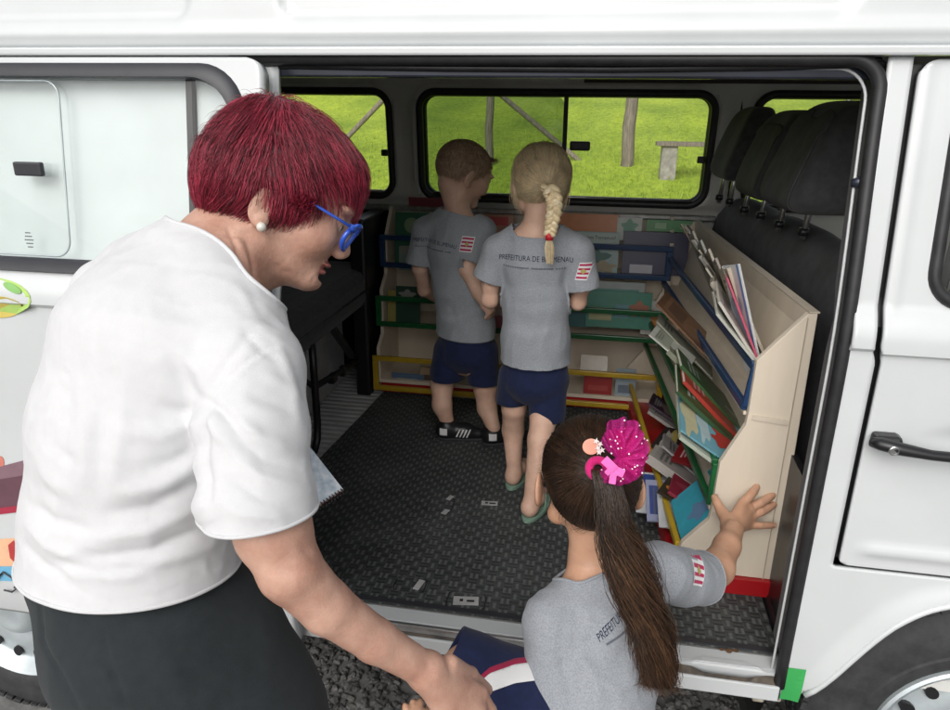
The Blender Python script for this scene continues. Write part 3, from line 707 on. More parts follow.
# profile of the rack read on the near end board of the right-hand rack, plane y = .27
ER = .27
prof_px = [(818, 314), (808, 314), (757, 361), (748, 416), (746, 425), (720, 463), (712, 508), (709, 520), (682, 543), (668, 575), (668, 603), (767, 617)]
pr3 = [PY(x, y, ER) for x, y in prof_px]
zb = FLZ+.045
pr3[-1][2] = zb; pr3[-2][2] = zb
Bfar = PY(699, 217, 1.50); DR = Bfar-pr3[0]; DR[2] = 0           # run of the rack, into the van
DRn = DR/np.linalg.norm(DR)
rackR = thing('book_rack', 'pale laminate book rack along the front seats, touched by the pony-tailed girl', 'book rack', (.35, .8, FLZ), 'book racks in the van')
quad_prism(pr3, DRn*.016).build('end_board', M['wood'], rackR, bevel=.0015)
quad_prism([p+DR*.985 for p in pr3], DRn*.014).build('end_board', M['wood'], rackR, bevel=.0015)
mid_b = [p+DR*.5 for p in pr3]
# edging strips on the end board: vertical board joint and two ledges
def edge_strip(a, b, w_=.010, off=.0015):
    pa, pb = PY(*a, ER-off), PY(*b, ER-off); return MB().bar(pa, pb, .003, w_, up=(0, 0, 1) if abs(pa[0]-pb[0]) > abs(pa[2]-pb[2]) else (1, 0, 0))
edge_strip((752, 417), (788, 423), .012).build('edge_strip', M['wood_edge'], rackR)
edge_strip((712, 514), (724, 516), .010).build('edge_strip', M['wood_edge'], rackR)
edge_strip((808, 318), (757, 612), .0022, .0005).build('joint', flat((.40, .34, .27)), rackR)
# back board (behind the profile's right edge)
pt, pbm = pr3[0], pr3[-1]
pt2 = pt.copy(); 
b0_ = DRn*.018; V = [pt+[-.001, 0, -.001]+b0_, pbm+[-.001, 0, 0]+b0_]; V = [V[0], V[1], V[1]+DR-b0_*2, V[0]+DR-b0_*2]
MB().prism([v+DRn*.016*0 for v in V], (-.014, 0, -.0)).build('back_board', M['wood'], rackR, bevel=.001)
MB().prism([pt+[-.016, 0, .0008], pt+[.004, 0, .0008], pt+[.004, 0, .0008]+DR, pt+[-.016, 0, .0008]+DR], (0, 0, .003)).build('edge_strip', M['wood_edge'], rackR)
# three tiers: floor board + sloping rest + two glossy bars
def lerp(a, b, t): return a+(b-a)*t
def tier(rack, fr_top, fr_bot, run, depth_vec, mat, bar_w=.014, bar_h=.020, rest_h=.30):
    """fr_top/fr_bot: where the upper and the lower bar meet the near end board; depth_vec: towards the back board"""
    n = np.linalg.norm(run); rn = run/n; a = rn*.016
    for p in (fr_top, fr_bot):
        MB().bar(p+a, p+run-a, bar_w, bar_h).build('rail', mat, rack, bevel=.003)
    for k in (0.0, 1.0):
        s0 = fr_top+a+(run-2*a)*k; s1 = fr_bot+a+(run-2*a)*k
        MB().bar(s0, s1, .013, .012, up=rn).build('rail_post', mat, rack, bevel=.002)
    b = fr_bot+[0, 0, -.012]
    MB().prism([b+a, b+depth_vec+a, b+depth_vec+run-a, b+run-a], (0, 0, -.009)).build('shelf', M['wood'], rack, bevel=.001)
yR = ER+.002
t1t, t1b = PY(757, 369, yR), PY(746.5, 409, yR)
t2t, t2b = PY(717, 466, yR), PY(711, 505, yR)
t3t, t3b = PY(679, 549, yR), PY(667, 590, yR)
for (a, b, m, dp) in ((t1t, t1b, M['blue_bar'], .085), (t2t, t2b, M['green_bar'], .135), (t3t, t3b, M['yellow_bar'], .19)):
    tier(rackR, a, b, DR*.985, np.array([dp, 0, 0]), m)
# sloping rests inside each tier
for (b, dp, h) in ((t1b, .075, .22), (t2b, .12, .20), (t3b, .17, .20)):
    r0 = b+DRn*.016; V = [r0+[dp-.02, 0, -.012], r0+[dp+.03, 0, h], r0+[dp+.03, 0, h]+DR*.95, r0+[dp-.02, 0, -.012]+DR*.95]
    MB().prism(V, (.004, 0, 0)).build('sloping_rest', M['wood'], rackR)
# red plinth
pl = [np.array([p[0], p[1], 0]) for p in (pr3[-2], pr3[-1])]
x0, x1 = pr3[-2][0]+.005, pr3[-1][0]-.003
q = [np.array([x0, ER-.012, FLZ+.001]), np.array([x1, ER-.012, FLZ+.001]), np.array([x1, ER-.012, zb-.001]), np.array([x0, ER-.012, zb-.001])]
MB().prism(q, DR*.97).build('plinth', M['red_base'], rackR, bevel=.001)

# far rack, facing the door
rackF = thing('book_rack', 'pale laminate book rack along the far wall, behind the two standing children', 'book rack', (-.3, 1.45, FLZ), 'book racks in the van')
XL, XR = -.845, .262
yb, yt = 1.30, 1.565
prL = [(yb, zb), (yb, FLZ+.19), (1.36, FLZ+.23), (1.365, FLZ+.41), (1.43, FLZ+.46), (1.44, FLZ+.60), (1.535, 1.283), (1.56, 1.283), (1.56, zb)]
for x in (XL, XR-.012): MB().prism([(x, y, z) for y, z in prL], (.014, 0, 0)).build('end_board', M['wood'], rackF, bevel=.001)
MB().lohi((XL, 1.561, zb), (XR+.10, 1.575, 1.275)).build('back_board', M['wood'], rackF)
MB().lohi((XL+.01, yb+.012, FLZ+.001), (XR, 1.55, zb-.001)).build('plinth', M['red_base'], rackF)
MB().lohi((XL, yb+.001, zb), (XR, 1.56, zb+.014)).build('shelf', M['wood'], rackF)
FT = []
for (yt_, ztop, zbot, m, nm) in ((1.428, None, None, M['blue_bar'], (237, 264)), (1.352, None, None, M['green_bar'], (298, 323)), (1.288, None, None, M['yellow_bar'], (358, 387))):
    za, zc = PY(384, nm[0], yt_)[2], PY(384, nm[1], yt_)[2]; FT.append((yt_, za, zc))
    MB().lohi((XL-.012, yt_-.011, za-.010), (XR, yt_+.003, za+.010)).build('rail', m, rackF, bevel=.003)
    MB().lohi((XL-.012, yt_-.011, zc-.011), (XR, yt_+.003, zc+.009)).build('rail', m, rackF, bevel=.003)
    for x in (XL-.012, XR-.022): MB().lohi((x, yt_-.010, zc+.009), (x+.022, yt_+.002, za-.010)).build('rail_post', m, rackF, bevel=.002)
    MB().lohi((XL, yt_+.003, zc-.010), (XR, 1.56, zc-.001)).build('shelf', M['wood'], rackF)

# ------------------------------------------------------------------ books
def cover_parts(o, c, ex, ey, ez, W, H, T, arts, side=-1):
    """flat printed areas on the cover: (u0,u1,v0,v1,colour) in -1..1, side: which face"""
    for k, a in enumerate(arts):
        u0, u1, v0, v1, col = a[:5]; shp = a[5] if len(a) > 5 else 'r'
        off = ey*(side*(T/2+.0006+.0003*k))
        if shp == 'r': P4 = [(u0, v0), (u1, v0), (u1, v1), (u0, v1)]
        else:
            cu, cv, ru, rv = (u0+u1)/2, (v0+v1)/2, (u1-u0)/2, (v1-v0)/2
            P4 = [(cu+ru*cos(t)*(1+(.25*sin(t*5) if shp == 'b' else 0)), cv+rv*sin(t)*(1+(.25*sin(t*5) if shp == 'b' else 0))) for t in np.linspace(0, 2*pi, 22)[:-1]]
        obj('cover_print', [c+off+ex*(W/2*u)+ez*(H/2*v) for u, v in P4], [list(range(len(P4)))], flat(col), o)
def book(label, c, ex, ez, W, H, T, col, arts=(), side=-1, pages=(.62, .58, .50), name='book', group=None, cat='book', warp=0):
    """c centre, ex width direction, ez height direction; the cover faces side*(ez x ex)"""
    c = np.array(c, float); ex = np.array(ex, float); ex /= np.linalg.norm(ex); ez = np.array(ez, float); ez -= ex*(ez@ex); ez /= np.linalg.norm(ez); ey = np.cross(ez, ex)
    th = thing(name, label, cat, c-ez*H/2, group)
    R = np.array([ex, ey, ez]).T; t = min(.0016, T*.2)
    for s in (-1, 1):
        MB().box(c+ey*s*(T/2-t/2), (W/2, t/2, H/2), R).build('cover', flat(col, .35), th, bevel=.0005)
    MB().box(c+ex*.0015, (W/2-.0025, T/2-t-.0001, H/2-.003), R).build('pages', flat(pages, .8), th)
    MB().box(c-ex*(W/2-.0004), (.0006, T/2-t, H/2), R).build('spine', flat(tuple(x*.9 for x in col), .35), th)
    cover_parts(th, c, ex, ey, ez, W, H, T, arts, side)
    return th
def fbook(label, px0, px1, py0, py1, y0, col, arts=(), lean=.12, T=.008, group='books in the far rack'):
    """book standing in the far rack, face towards the door, given by its visible box in the photo"""
    a, b, d = PY(px0, py1, y0), PY(px1, py1, y0), PY(px0, py0, y0+lean*.12)
    W = b[0]-a[0]; H = (d[2]-a[2]); c = np.array([(a[0]+b[0])/2, y0+H*lean/2, a[2]+H/2])
    return book(label, c, (1, 0, 0), (0, lean, 1), W, H*sqrt(1+lean**2), T, col, arts, side=-1, group=group)
# ey = ez x ex = (0,lean,1)x(1,0,0) = (0,1,-lean) -> away from the door, so the face seen is side -1
Y1, Y2, Y3 = FT[0][0]+.022, FT[1][0]+.022, FT[2][0]+.022
fbook('green book at the left end of the blue-railed row in the far rack', 395, 432, 212, 263, Y1, (.03, .14, .08), [(-.5, .3, .2, .8, (.25, .35, .2), 'c'), (-.7, .7, -.6, -.3, (.3, .3, .25))])
fbook('thin maroon book lying high behind the boy in the far rack', 409, 452, 197, 206, 1.545, (.22, .03, .05), lean=.05)
fbook('red and salmon book behind the boy, between his head and the fair-haired girl', 478, 512, 214, 262, Y1+.01, (.42, .20, .13), [(-.7, .7, .55, .9, (.5, .05, .05)), (-.6, .6, -.5, .2, (.55, .35, .2), 'c')])
fbook('bright orange book standing tallest right of the fair-haired girl', 556, 616, 213, 262, Y1+.035, (.55, .18, .04), [(-.8, .8, -.1, -.02, (.45, .12, .03))])
b_tornamos = fbook('pale blue picture book with a dark title, right of the fair-haired girl', 572, 617, 231, 272, Y1+.008, (.30, .42, .42), [(-.9, .9, .45, .95, (.45, .55, .52)), (-.8, .6, -.7, .2, (.08, .18, .16), 'b'), (-.2, .9, -.95, -.4, (.35, .3, .2), 'b')])
fbook('white and green leaflet peeping over the dark blue binder', 616, 641, 217, 240, Y1+.04, (.5, .55, .5), [(-.6, .6, -.4, .8, (.2, .4, .3), 'b')], T=.003)
bb = fbook('large dark navy binder with a small white label at its foot', 621, 686, 231, 273, Y1+.006, (.018, .02, .07), [(-.75, -.05, -.95, -.55, (.45, .45, .5))], T=.022)
fbook('flat green book lying along the top of the far rack beside the corner', 646, 703, 219, 231, Y1+.05, (.04, .25, .07), [(-.7, -.3, -.5, .5, (.3, .5, .3)), (.2, .6, -.5, .5, (.2, .4, .2))], T=.006)
fbook('small green booklet in the middle row right of the fair-haired girl', 585, 650, 290, 326, Y2, (.05, .22, .16), [(-.9, -.2, -.6, .1, (.35, .35, .18)), (-.1, .3, -.4, .3, (.12, .25, .3)), (.35, .9, -.3, .5, (.35, .13, .08), 'b')])
fbook('magazine with curled grey pages behind the upper green rail', 588, 644, 280, 300, Y2+.03, (.30, .34, .33), [(-.8, .8, -.3, .3, (.1, .25, .22))], T=.012)
fbook('dark booklet beside the boy in the green-railed row', 396, 420, 286, 322, Y2, (.03, .07, .05), [(-.7, .6, .3, .8, (.3, .3, .28), 'b')])
fbook('pale booklet low in the blue-railed row beside the boy', 399, 420, 246, 270, Y1-.006, (.26, .32, .30), T=.004)
fbook('thin white magazine lying over the yellow rail of the far rack', 580, 607, 352, 372, Y3+.03, (.5, .44, .36), lean=.5, T=.004)
fbook('red book between the two yellow rails of the far rack', 583, 611, 372, 398, Y3+.004, (.30, .02, .02), [(-.7, .7, -.3, .1, (.36, .05, .04))])
fbook('brown picture book at the left end of the yellow-railed row', 440, 480, 376, 398, Y3+.004, (.30, .24, .17), [(-.5, .4, -.5, .6, (.4, .33, .22), 'b')])
fbook('slim blue booklet between the boy and the rack end, in the yellow-railed row', 392, 424, 372, 396, Y3+.004, (.10, .16, .25), [(-.7, .6, .3, .6, (.4, .4, .35))])
fbook('tan booklet with a dark square low beside the boy\'s shorts', 420, 436, 366, 392, Y3+.010, (.36, .26, .16), [(-.5, .5, -.3, .4, (.1, .06, .04))])
fbook('dull yellow book in the green-railed row at the left end', 388, 400, 290, 322, Y2+.006, (.38, .32, .10))
fbook('rose-coloured book between the green rails behind the two children', 486, 512, 296, 328, Y2+.006, (.36, .12, .14), [(-.6, .6, -.2, .5, (.5, .4, .35), 'b')])
fbook('white picture book with an orange blot in the green-railed row by the corner', 640, 662, 300, 334, Y2+.012, (.42, .42, .38), [(-.5, .5, -.5, .4, (.45, .2, .05), 'b')])
fbook('dark teal booklet in the green-railed row right behind the fair girl', 566, 590, 292, 326, Y2+.012, (.03, .12, .13), [(-.7, .5, .3, .6, (.35, .38, .3))])
fbook('thin purple booklet in the blue-railed row behind the fair girl', 515, 540, 226, 262, Y1+.012, (.16, .08, .22), [(-.7, .7, .3, .7, (.4, .35, .4))])
fbook('grey-blue leaflet in the yellow-railed row near the corner', 614, 634, 368, 400, Y3+.008, (.26, .32, .36), [(-.7, .7, -.5, .0, (.12, .15, .2))])
# title on the pale blue picture book
def flat_text(name, body, c, ex, ez, size, mat, parent, off):
    cu = bpy.data.curves.new('t', 'FONT'); cu.body = body; cu.size = size; cu.align_x = 'CENTER'; cu.align_y = 'CENTER'; cu.resolution_u = 3
    o = bpy.data.objects.new('t', cu); COL.objects.link(o); dg = bpy.context.evaluated_depsgraph_get(); me = o.evaluated_get(dg).to_mesh()
    V = np.array([v.co[:] for v in me.vertices]); F = [list(p.vertices) for p in me.polygons]
    o.evaluated_get(dg).to_mesh_clear(); bpy.data.objects.remove(o)
    if c is None: return V, F
    ex = np.array(ex, float)/np.linalg.norm(ex); ez = np.array(ez, float)/np.linalg.norm(ez)
    return obj(name, c+off+V[:, :1]*ex+V[:, 1:2]*ez, F, mat, parent)
flat_text('title', 'Como nos Tornamos?', PY(595, 237, Y1+.004)+np.array([0, -.003, 0]), (1, 0, 0), (0, .12, 1), .017, M['black'], b_tornamos, np.array([0, -.005, 0]))

# books of the right-hand rack: loose in their trays, most of them flopped out over the aisle
def qbook(label, A, B, C, H, T, col, arts=(), W=None, **k):
    """A: near end of the top edge, B: far end of it, C: a point of the near edge towards the foot (each photo px, py, distance y)"""
    A, B, C_ = PY(*A), PY(*B), PY(*C)
    up = (A-C_)/np.linalg.norm(A-C_); ex = B-A; ex -= up*(ex@up); W = W or np.linalg.norm(ex); ex /= np.linalg.norm(ex)
    c = A+ex*W/2-up*H/2; ey = np.cross(up, ex)
    if len(arts) < 2 and H > .13:
        dk = tuple(x*.35 for x in col) if sum(col) > .6 else tuple(min(.6, x+.28) for x in col); arts = list(arts)+[(-.7+.1*q_, .6-.12*((q_*7) % 3), .72-.11*q_, .78-.11*q_, dk) for q_ in range(3)]
    return book(label, c, ex, up, W, H, T, col, arts, side=(1 if ey@(CAM-c) > 0 else -1), group='books in the rack behind the front seats', **k)
G9 = [(-.9, .9, -.9, .9, (.34, .31, .26)), (-.7, .1, -.2, .7, (.10, .09, .07), 'b'), (.0, .8, -.8, .2, (.42, .38, .3), 'c')]
# top tray
qbook('curled white magazine hanging furthest over the near blue rail', (717, 314, .30), (707, 283, .47), (757, 364, .30), .17, .006, (.50, .50, .44), [(-.9, .9, .0, .9, (.30, .32, .26), 'b')])
qbook('pale magazine right behind the curled white one, near the end board', (719, 302, .31), (708, 268, .50), (757, 362, .305), .18, .006, (.52, .50, .45))
qbook('crimson magazine fanned up beside the end board', (727, 278, .34), (719, 258, .47), (758, 360, .31), .25, .005, (.46, .07, .13), [(-.9, .9, .65, .95, (.5, .42, .4))])
qbook('white magazine with a thin blue edge, standing tallest by the end board', (739, 264, .37), (723, 263, .44), (759, 358, .33), .25, .006, (.52, .53, .52), [(-1, -.75, -1, 1, (.10, .20, .40)), (-.4, .7, -.3, .6, (.30, .34, .42), 'b')])
qbook('tan page sheaf between the crimson and the blue-edged magazine', (729, 268, .40), (718, 262, .50), (756, 350, .36), .24, .010, (.42, .36, .27))
qbook('brown and cream comic with a folded corner, mid top tray', (712, 282, .50), (700, 250, .74), (738, 322, .48), .20, .010, (.42, .38, .30), G9)
qbook('dark grey comic standing up behind the folded brown one', (717, 262, .62), (703, 238, .84), (735, 300, .60), .20, .008, (.20, .18, .15), G9)
qbook('grey and white comic further along the top tray', (700, 256, .78), (690, 234, 1.0), (722, 288, .76), .19, .010, (.38, .37, .33), G9)
qbook('moss green comic before the far corner of the top tray', (692, 240, .98), (682, 222, 1.22), (712, 268, .96), .19, .010, (.24, .26, .18), G9)
qbook('narrow tan booklet upright at the far corner of the top tray', (681, 224, 1.2), (674, 213, 1.34), (696, 250, 1.18), .20, .006, (.40, .32, .23))
for k_, (ax, ay, ya, cl_) in enumerate(((715, 296, .42, (.48, .45, .38)), (711, 284, .50, (.30, .27, .22)), (706, 268, .62, (.50, .47, .40)), (703, 258, .70, (.22, .20, .17)), (699, 250, .82, (.46, .42, .33)), (694, 240, .92, (.40, .38, .34)), (689, 232, 1.04, (.50, .48, .43)), (685, 226, 1.12, (.28, .24, .19)))):
    nm_ = ('cream', 'brown', 'ivory', 'charcoal', 'buff', 'stone grey', 'off-white', 'umber')[k_]
    qbook(nm_+' curled booklet squeezed upright into the top tray of the right rack', (ax, ay, ya), (ax-9-k_*.2, ay-24+k_, ya+.17), (ax+30-k_*1.5, ay+46-k_*3, ya-.02), .17+.01*(k_ % 3), .005+.002*(k_ % 2), cl_, G9[:1+k_ % 3])
for k_, (ax, ay, ya, cl_) in enumerate(((731, 274, .44, (.36, .30, .22)), (723, 266, .52, (.46, .43, .36)), (716, 258, .60, (.20, .16, .13)), (709, 249, .70, (.42, .38, .30)), (701, 240, .82, (.33, .35, .30)), (693, 231, .96, (.48, .44, .36)))):
    nm_ = ('tan-brown', 'pale straw', 'deep brown', 'oatmeal', 'grey-green', 'light buff')[k_]
    qbook(nm_+' magazine standing at the back of the top tray of the right rack', (ax, ay, ya), (ax-11, ay-13, ya+.14), (ax+14, ay+34, ya-.03), .22, .007, cl_, G9[:1+k_ % 3])
# middle tray
qbook('pale paged picture book lying just beneath the light blue one', (680, 438, .30), (669, 388, .54), (720, 468, .30), .26, .008, (.45, .50, .42))
qbook('light blue picture book with a red cat-like blot, foremost over the green rail', (680, 430, .305), (672, 381, .53), (720, 458, .305), .27, .005, (.16, .38, .46), [(-.95, .95, .62, .97, (.50, .47, .30), 'b'), (-.85, .85, .35, .62, (.40, .52, .55), 'b'), (-.35, .45, -.35, .25, (.42, .04, .03), 'b'), (-.6, -.1, -.1, .3, (.42, .04, .03), 'b'), (-.9, .9, -.98, -.8, (.04, .16, .25))])
qbook('big dark green hardback under the red one in the middle tray', (677, 392, .42), (674, 362, .60), (722, 434, .42), .30, .010, (.035, .085, .035), [(-.8, .8, -.8, .8, (.05, .11, .04))])
qbook('red hardback, a narrow bright stripe between two dark green books', (684, 382, .46), (679, 362, .58), (727, 428, .46), .30, .010, (.38, .045, .03))
qbook('second dark green hardback above the red one', (681, 366, .52), (674, 346, .66), (724, 414, .52), .30, .010, (.04, .10, .035))
qbook('olive magazine bundle with grey page edges, lying over the green books', (668, 352, .60), (656, 326, .78), (712, 398, .58), .30, .014, (.20, .21, .15), [(-.9, .9, -.9, .9, (.13, .15, .09)), (-.9, -.6, -.7, .7, (.34, .34, .28))])
qbook('open white booklet sticking out furthest from the middle tray', (649, 335, .64), (652, 321, .74), (676, 358, .62), .14, .004, (.46, .47, .42), [(-.8, .8, .1, .8, (.30, .32, .26))])
qbook('grey-green thin booklet before the brown picture book', (657, 322, .72), (650, 304, .86), (690, 356, .70), .22, .004, (.28, .29, .23))
qbook('brown picture book with a framed drawing, tallest of the middle tray', (656, 304, .74), (660, 285, .92), (706, 356, .70), .27, .006, (.17, .085, .045), [(-.85, .85, -.85, .85, (.24, .13, .07)), (-.6, .6, .3, .75, (.15, .08, .05)), (-.6, .5, -.6, .1, (.28, .16, .09), 'b')])
# bottom tray
qbook('turquoise picture book with a black squiggle by the girl\'s sleeve', (682, 541, .30), (675, 499, .46), (700, 527, .30), .20, .006, (.045, .33, .43), [(-.7, .0, -.1, .6, (.12, .22, .36), 'b'), (-.8, -.7, -.9, -.1, (.01, .01, .01)), (-.8, -.3, -.5, -.42, (.01, .01, .01)), (-.4, -.3, -.42, .0, (.01, .01, .01))])
qbook('crimson book with a drawn swirl above the turquoise one', (668, 492, .46), (674, 470, .60), (700, 514, .44), .24, .008, (.26, .025, .05), [(-.6, .6, -.2, .8, (.36, .06, .09), 'b'), (-.3, .3, .1, .5, (.26, .025, .05), 'b')])
qbook('thick white-paged book lying slantwise in the bottom tray', (647, 458, .60), (650, 445, .70), (692, 490, .56), .26, .026, (.42, .39, .36), [(-.9, .9, -.9, .9, (.36, .33, .31))])
qbook('curled grey magazine above the thick white book', (662, 446, .64), (664, 434, .76), (694, 474, .62), .22, .006, (.36, .35, .35))
qbook('black and orange picture book in the bottom tray', (657, 492, .48), (654, 470, .58), (676, 502, .46), .16, .007, (.04, .03, .02), [(-.8, .6, .1, .8, (.42, .18, .03), 'b'), (-.6, .8, -.7, -.1, (.40, .36, .28), 'b')])
qbook('white booklet with deep blue waves, beside the turquoise book', (659, 527, .40), (655, 493, .52), (672, 528, .40), .17, .005, (.50, .52, .54), [(-.8, .8, -.9, .3, (.03, .13, .28), 'b'), (-.7, .7, .6, .9, (.45, .47, .5))])
qbook('cream spine booklet wedged before the turquoise book', (668, 527, .38), (664, 497, .50), (678, 531, .38), .17, .010, (.50, .46, .38))
qbook('lavender-grey booklet standing beside the wave-covered one', (647, 521, .46), (645, 480, .60), (662, 522, .46), .17, .006, (.30, .32, .46), [(-.7, .7, .3, .9, (.05, .08, .26))])
qbook('white leaflet with a navy box, furthest left in the bottom tray', (636, 512, .52), (640, 472, .66), (652, 514, .52), .17, .004, (.52, .54, .56), [(-.0, .9, .3, .8, (.03, .06, .22)), (-.8, -.4, -.6, .6, (.35, .38, .42))])
qbook('dark red book standing behind the curled magazine', (671, 460, .62), (673, 434, .74), (690, 466, .60), .17, .010, (.20, .012, .015))
qbook('dark booklet with yellow lettering near the yellow rail post', (651, 446, .78), (653, 425, .92), (668, 450, .76), .16, .008, (.03, .02, .02), [(-.8, .8, .2, .7, (.42, .34, .10), 'b')])
qbook('pale booklet wedged beside the dark lettered one', (658, 446, .76), (660, 426, .90), (668, 450, .75), .15, .005, (.42, .40, .34))
qbook('black-covered booklet deep in the shade of the bottom tray', (648, 404, 1.0), (650, 392, 1.16), (672, 420, .98), .16, .008, (.05, .03, .05), [(-.8, .8, -.5, .5, (.2, .17, .16), 'b')])
qbook('white paged booklet under the black-covered one', (648, 412, .97), (650, 400, 1.1), (674, 430, .95), .18, .010, (.36, .34, .32))
# ================================================================== ORGANIC SURFACES (distance fields -> one continuous mesh)
def nrm(v): v = np.asarray(v, float); return v/(np.linalg.norm(v)+1e-12)
class Field:
    def __init__(s): s.pr = []
    def cone(s, a, b, r1, r2, k=.01, sub=False): s.pr.append(('c', np.array(a, float), np.array(b, float), r1, r2, k, sub)); return s
    def chain(s, pts, rs, k=.01):
        for i in range(len(pts)-1): s.cone(pts[i], pts[i+1], rs[i], rs[i+1], k)
        return s
    def ell(s, c, R, rad, k=.01, sub=False): s.pr.append(('e', np.array(c, float), np.array(R, float), np.array(rad, float), None, k, sub)); return s
    def loft(s, C, A, B, lat, k=.015):
        """stations: centres C, half widths A (along lat) and B (across)"""
        C = [np.array(c, float) for c in C]
        lat = [np.array(lat, float)]*len(C) if np.ndim(lat) == 1 else [np.array(l, float) for l in lat]
        for i in range(len(C)-1): s.pr.append(('l', C[i], C[i+1], (A[i], A[i+1], B[i], B[i+1]), (lat[i]+lat[i+1])/2, k, False))
        return s
    def ev(s, p):
        d = None
        for t, a, b, r1, r2, k, sub in s.pr:
            if t == 'c':
                ba = b-a; l2 = ba@ba+1e-12; rr = r1-r2; a2 = l2-rr*rr; il2 = 1/l2; pa = p-a; y = pa@ba; z = y-l2
                x2 = ((pa*l2-y[:, None]*ba)**2).sum(1); y2 = y*y*l2; z2 = z*z*l2; kk = np.sign(rr)*rr*rr*x2
                q = (np.sqrt(np.maximum(x2*a2*il2, 0))+y*rr)*il2-r1
                q = np.where(np.sign(y)*a2*y2 < kk, np.sqrt(x2+y2)*il2-r1, q); q = np.where(np.sign(z)*a2*z2 > kk, np.sqrt(x2+z2)*il2-r2, q)
            elif t == 'e':
                q0 = (p-a)@b; k0 = np.sqrt(((q0/r1)**2).sum(1)); k1 = np.sqrt(((q0/(r1**2))**2).sum(1))+1e-9; q = k0*(k0-1)/k1
            else:
                ba = b-a; L = np.linalg.norm(ba); T = ba/L; lt = nrm(r2-T*(r2@T)); dp = np.cross(T, lt); pa = p-a; y = pa@T; tt = np.clip(y/L, 0, 1)
                A = r1[0]+(r1[1]-r1[0])*tt; B = r1[2]+(r1[3]-r1[2])*tt; w_ = y-tt*L; u = pa@lt; v = pa@dp; m = np.minimum(A, B)
                k0 = np.sqrt((u/A)**2+(v/B)**2+(w_/m)**2); k1 = np.sqrt((u/A**2)**2+(v/B**2)**2+(w_/m**2)**2)+1e-9; q = np.where(k0 < .05, -m, k0*(k0-1)/k1)
            if d is None: d = q
            elif sub: h = np.clip(.5-.5*(q+d)/k, 0, 1); d = d*(1-h)-q*h+k*h*(1-h)
            else: h = np.clip(.5+.5*(q-d)/k, 0, 1); d = q*(1-h)+d*h-k*h*(1-h)
        return d
    def evc(s, p, n=400000):
        return np.concatenate([s.ev(p[i:i+n]) for i in range(0, len(p), n)]) if len(p) else np.zeros(0)
    def grad(s, p, e=.0015):
        g = np.stack([s.evc(p+np.eye(3)[i]*e)-s.evc(p-np.eye(3)[i]*e) for i in range(3)], 1); return g/(np.linalg.norm(g, axis=1)[:, None]+1e-12)
    def bounds(s):
        lo = np.full(3, 9e9); hi = -lo
        for t, a, b, r1, r2, k, sub in s.pr:
            if sub: continue
            if t == 'c': pts = [(a, r1), (b, r2)]
            elif t == 'e': pts = [(a, max(r1))]
            else: pts = [(a, max(r1[0], r1[2])), (b, max(r1[1], r1[3]))]
            for c, r in pts: lo = np.minimum(lo, c-r); hi = np.maximum(hi, c+r)
        return lo, hi
    def mesh(s, h, off=0.0, lo=None, hi=None, smooth=2):
        l, u = s.bounds(); lo = l if lo is None else np.maximum(l, lo); hi = u if hi is None else np.minimum(u, hi)
        lo = lo-off-3*h; hi = hi+off+3*h; B = 8
        nb = np.ceil((hi-lo)/(h*B)).astype(int); n = nb*B
        ax = [lo[i]+h*B*(np.arange(nb[i])+.5)-h*.5 for i in range(3)]
        cc = np.stack(np.meshgrid(*ax, indexing='ij'), -1).reshape(-1, 3); cv = s.evc(cc)-off
        act = (np.abs(cv) < h*B*.87*1.35+.006).reshape(nb); cv = cv.reshape(nb)
        v = np.repeat(np.repeat(np.repeat(cv, B, 0), B, 1), B, 2).astype(np.float32)
        ids = np.argwhere(act); o = np.stack(np.meshgrid(*[np.arange(B)]*3, indexing='ij'), -1).reshape(-1, 3)
        idx = (ids[:, None, :]*B+o[None]).reshape(-1, 3); v[idx[:, 0], idx[:, 1], idx[:, 2]] = s.evc(lo+idx*h)-off
        neg = v < 0; c = np.zeros(tuple(n-1), np.int8)
        for dx in (0, 1):
            for dy in (0, 1):
                for dz in (0, 1): c += neg[dx:n[0]-1+dx, dy:n[1]-1+dy, dz:n[2]-1+dz]
        ce = np.argwhere((c > 0) & (c < 8)); nid = np.full(tuple(n-1), -1, np.int64); nid[ce[:, 0], ce[:, 1], ce[:, 2]] = np.arange(len(ce))
        acc = np.zeros((len(ce), 3)); cnt = np.zeros(len(ce)); cor = [(x, y, z) for x in (0, 1) for y in (0, 1) for z in (0, 1)]
        vv = {q: v[ce[:, 0]+q[0], ce[:, 1]+q[1], ce[:, 2]+q[2]].astype(float) for q in cor}
        for q in cor:
            for a_ in range(3):
                if q[a_]: continue
                q2 = list(q); q2[a_] = 1; q2 = tuple(q2); m = (vv[q] < 0) != (vv[q2] < 0); t = np.where(m, vv[q]/(vv[q]-vv[q2]+1e-20), 0)
                pt = np.tile(np.array(q, float), (len(ce), 1)); pt[:, a_] += t; acc[m] += pt[m]; cnt[m] += 1
        V = lo+(ce+acc/cnt[:, None])*h; F = []
        for a_ in range(3):
            b_, c_ = (a_+1) % 3, (a_+2) % 3; s0 = [slice(1, -1)]*3; s0[a_] = slice(0, -1); s1 = [slice(1, -1)]*3; s1[a_] = slice(1, None)
            s0 = tuple(s0); s1 = tuple(s1); n0 = neg[s0]; n1 = neg[s1]; e = np.argwhere(n0 != n1); flip = n0[e[:, 0], e[:, 1], e[:, 2]]
            off_ = np.ones(3, int); off_[a_] = 0; e = e+off_
            def g(db, dc): q = e.copy(); q[:, b_] -= db; q[:, c_] -= dc; return nid[q[:, 0], q[:, 1], q[:, 2]]
            qd = np.stack([g(0, 0), g(1, 0), g(1, 1), g(0, 1)], 1); qd[~flip] = qd[~flip][:, ::-1]; F.append(qd)
        F = np.concatenate(F); F = F[(F >= 0).all(1)]
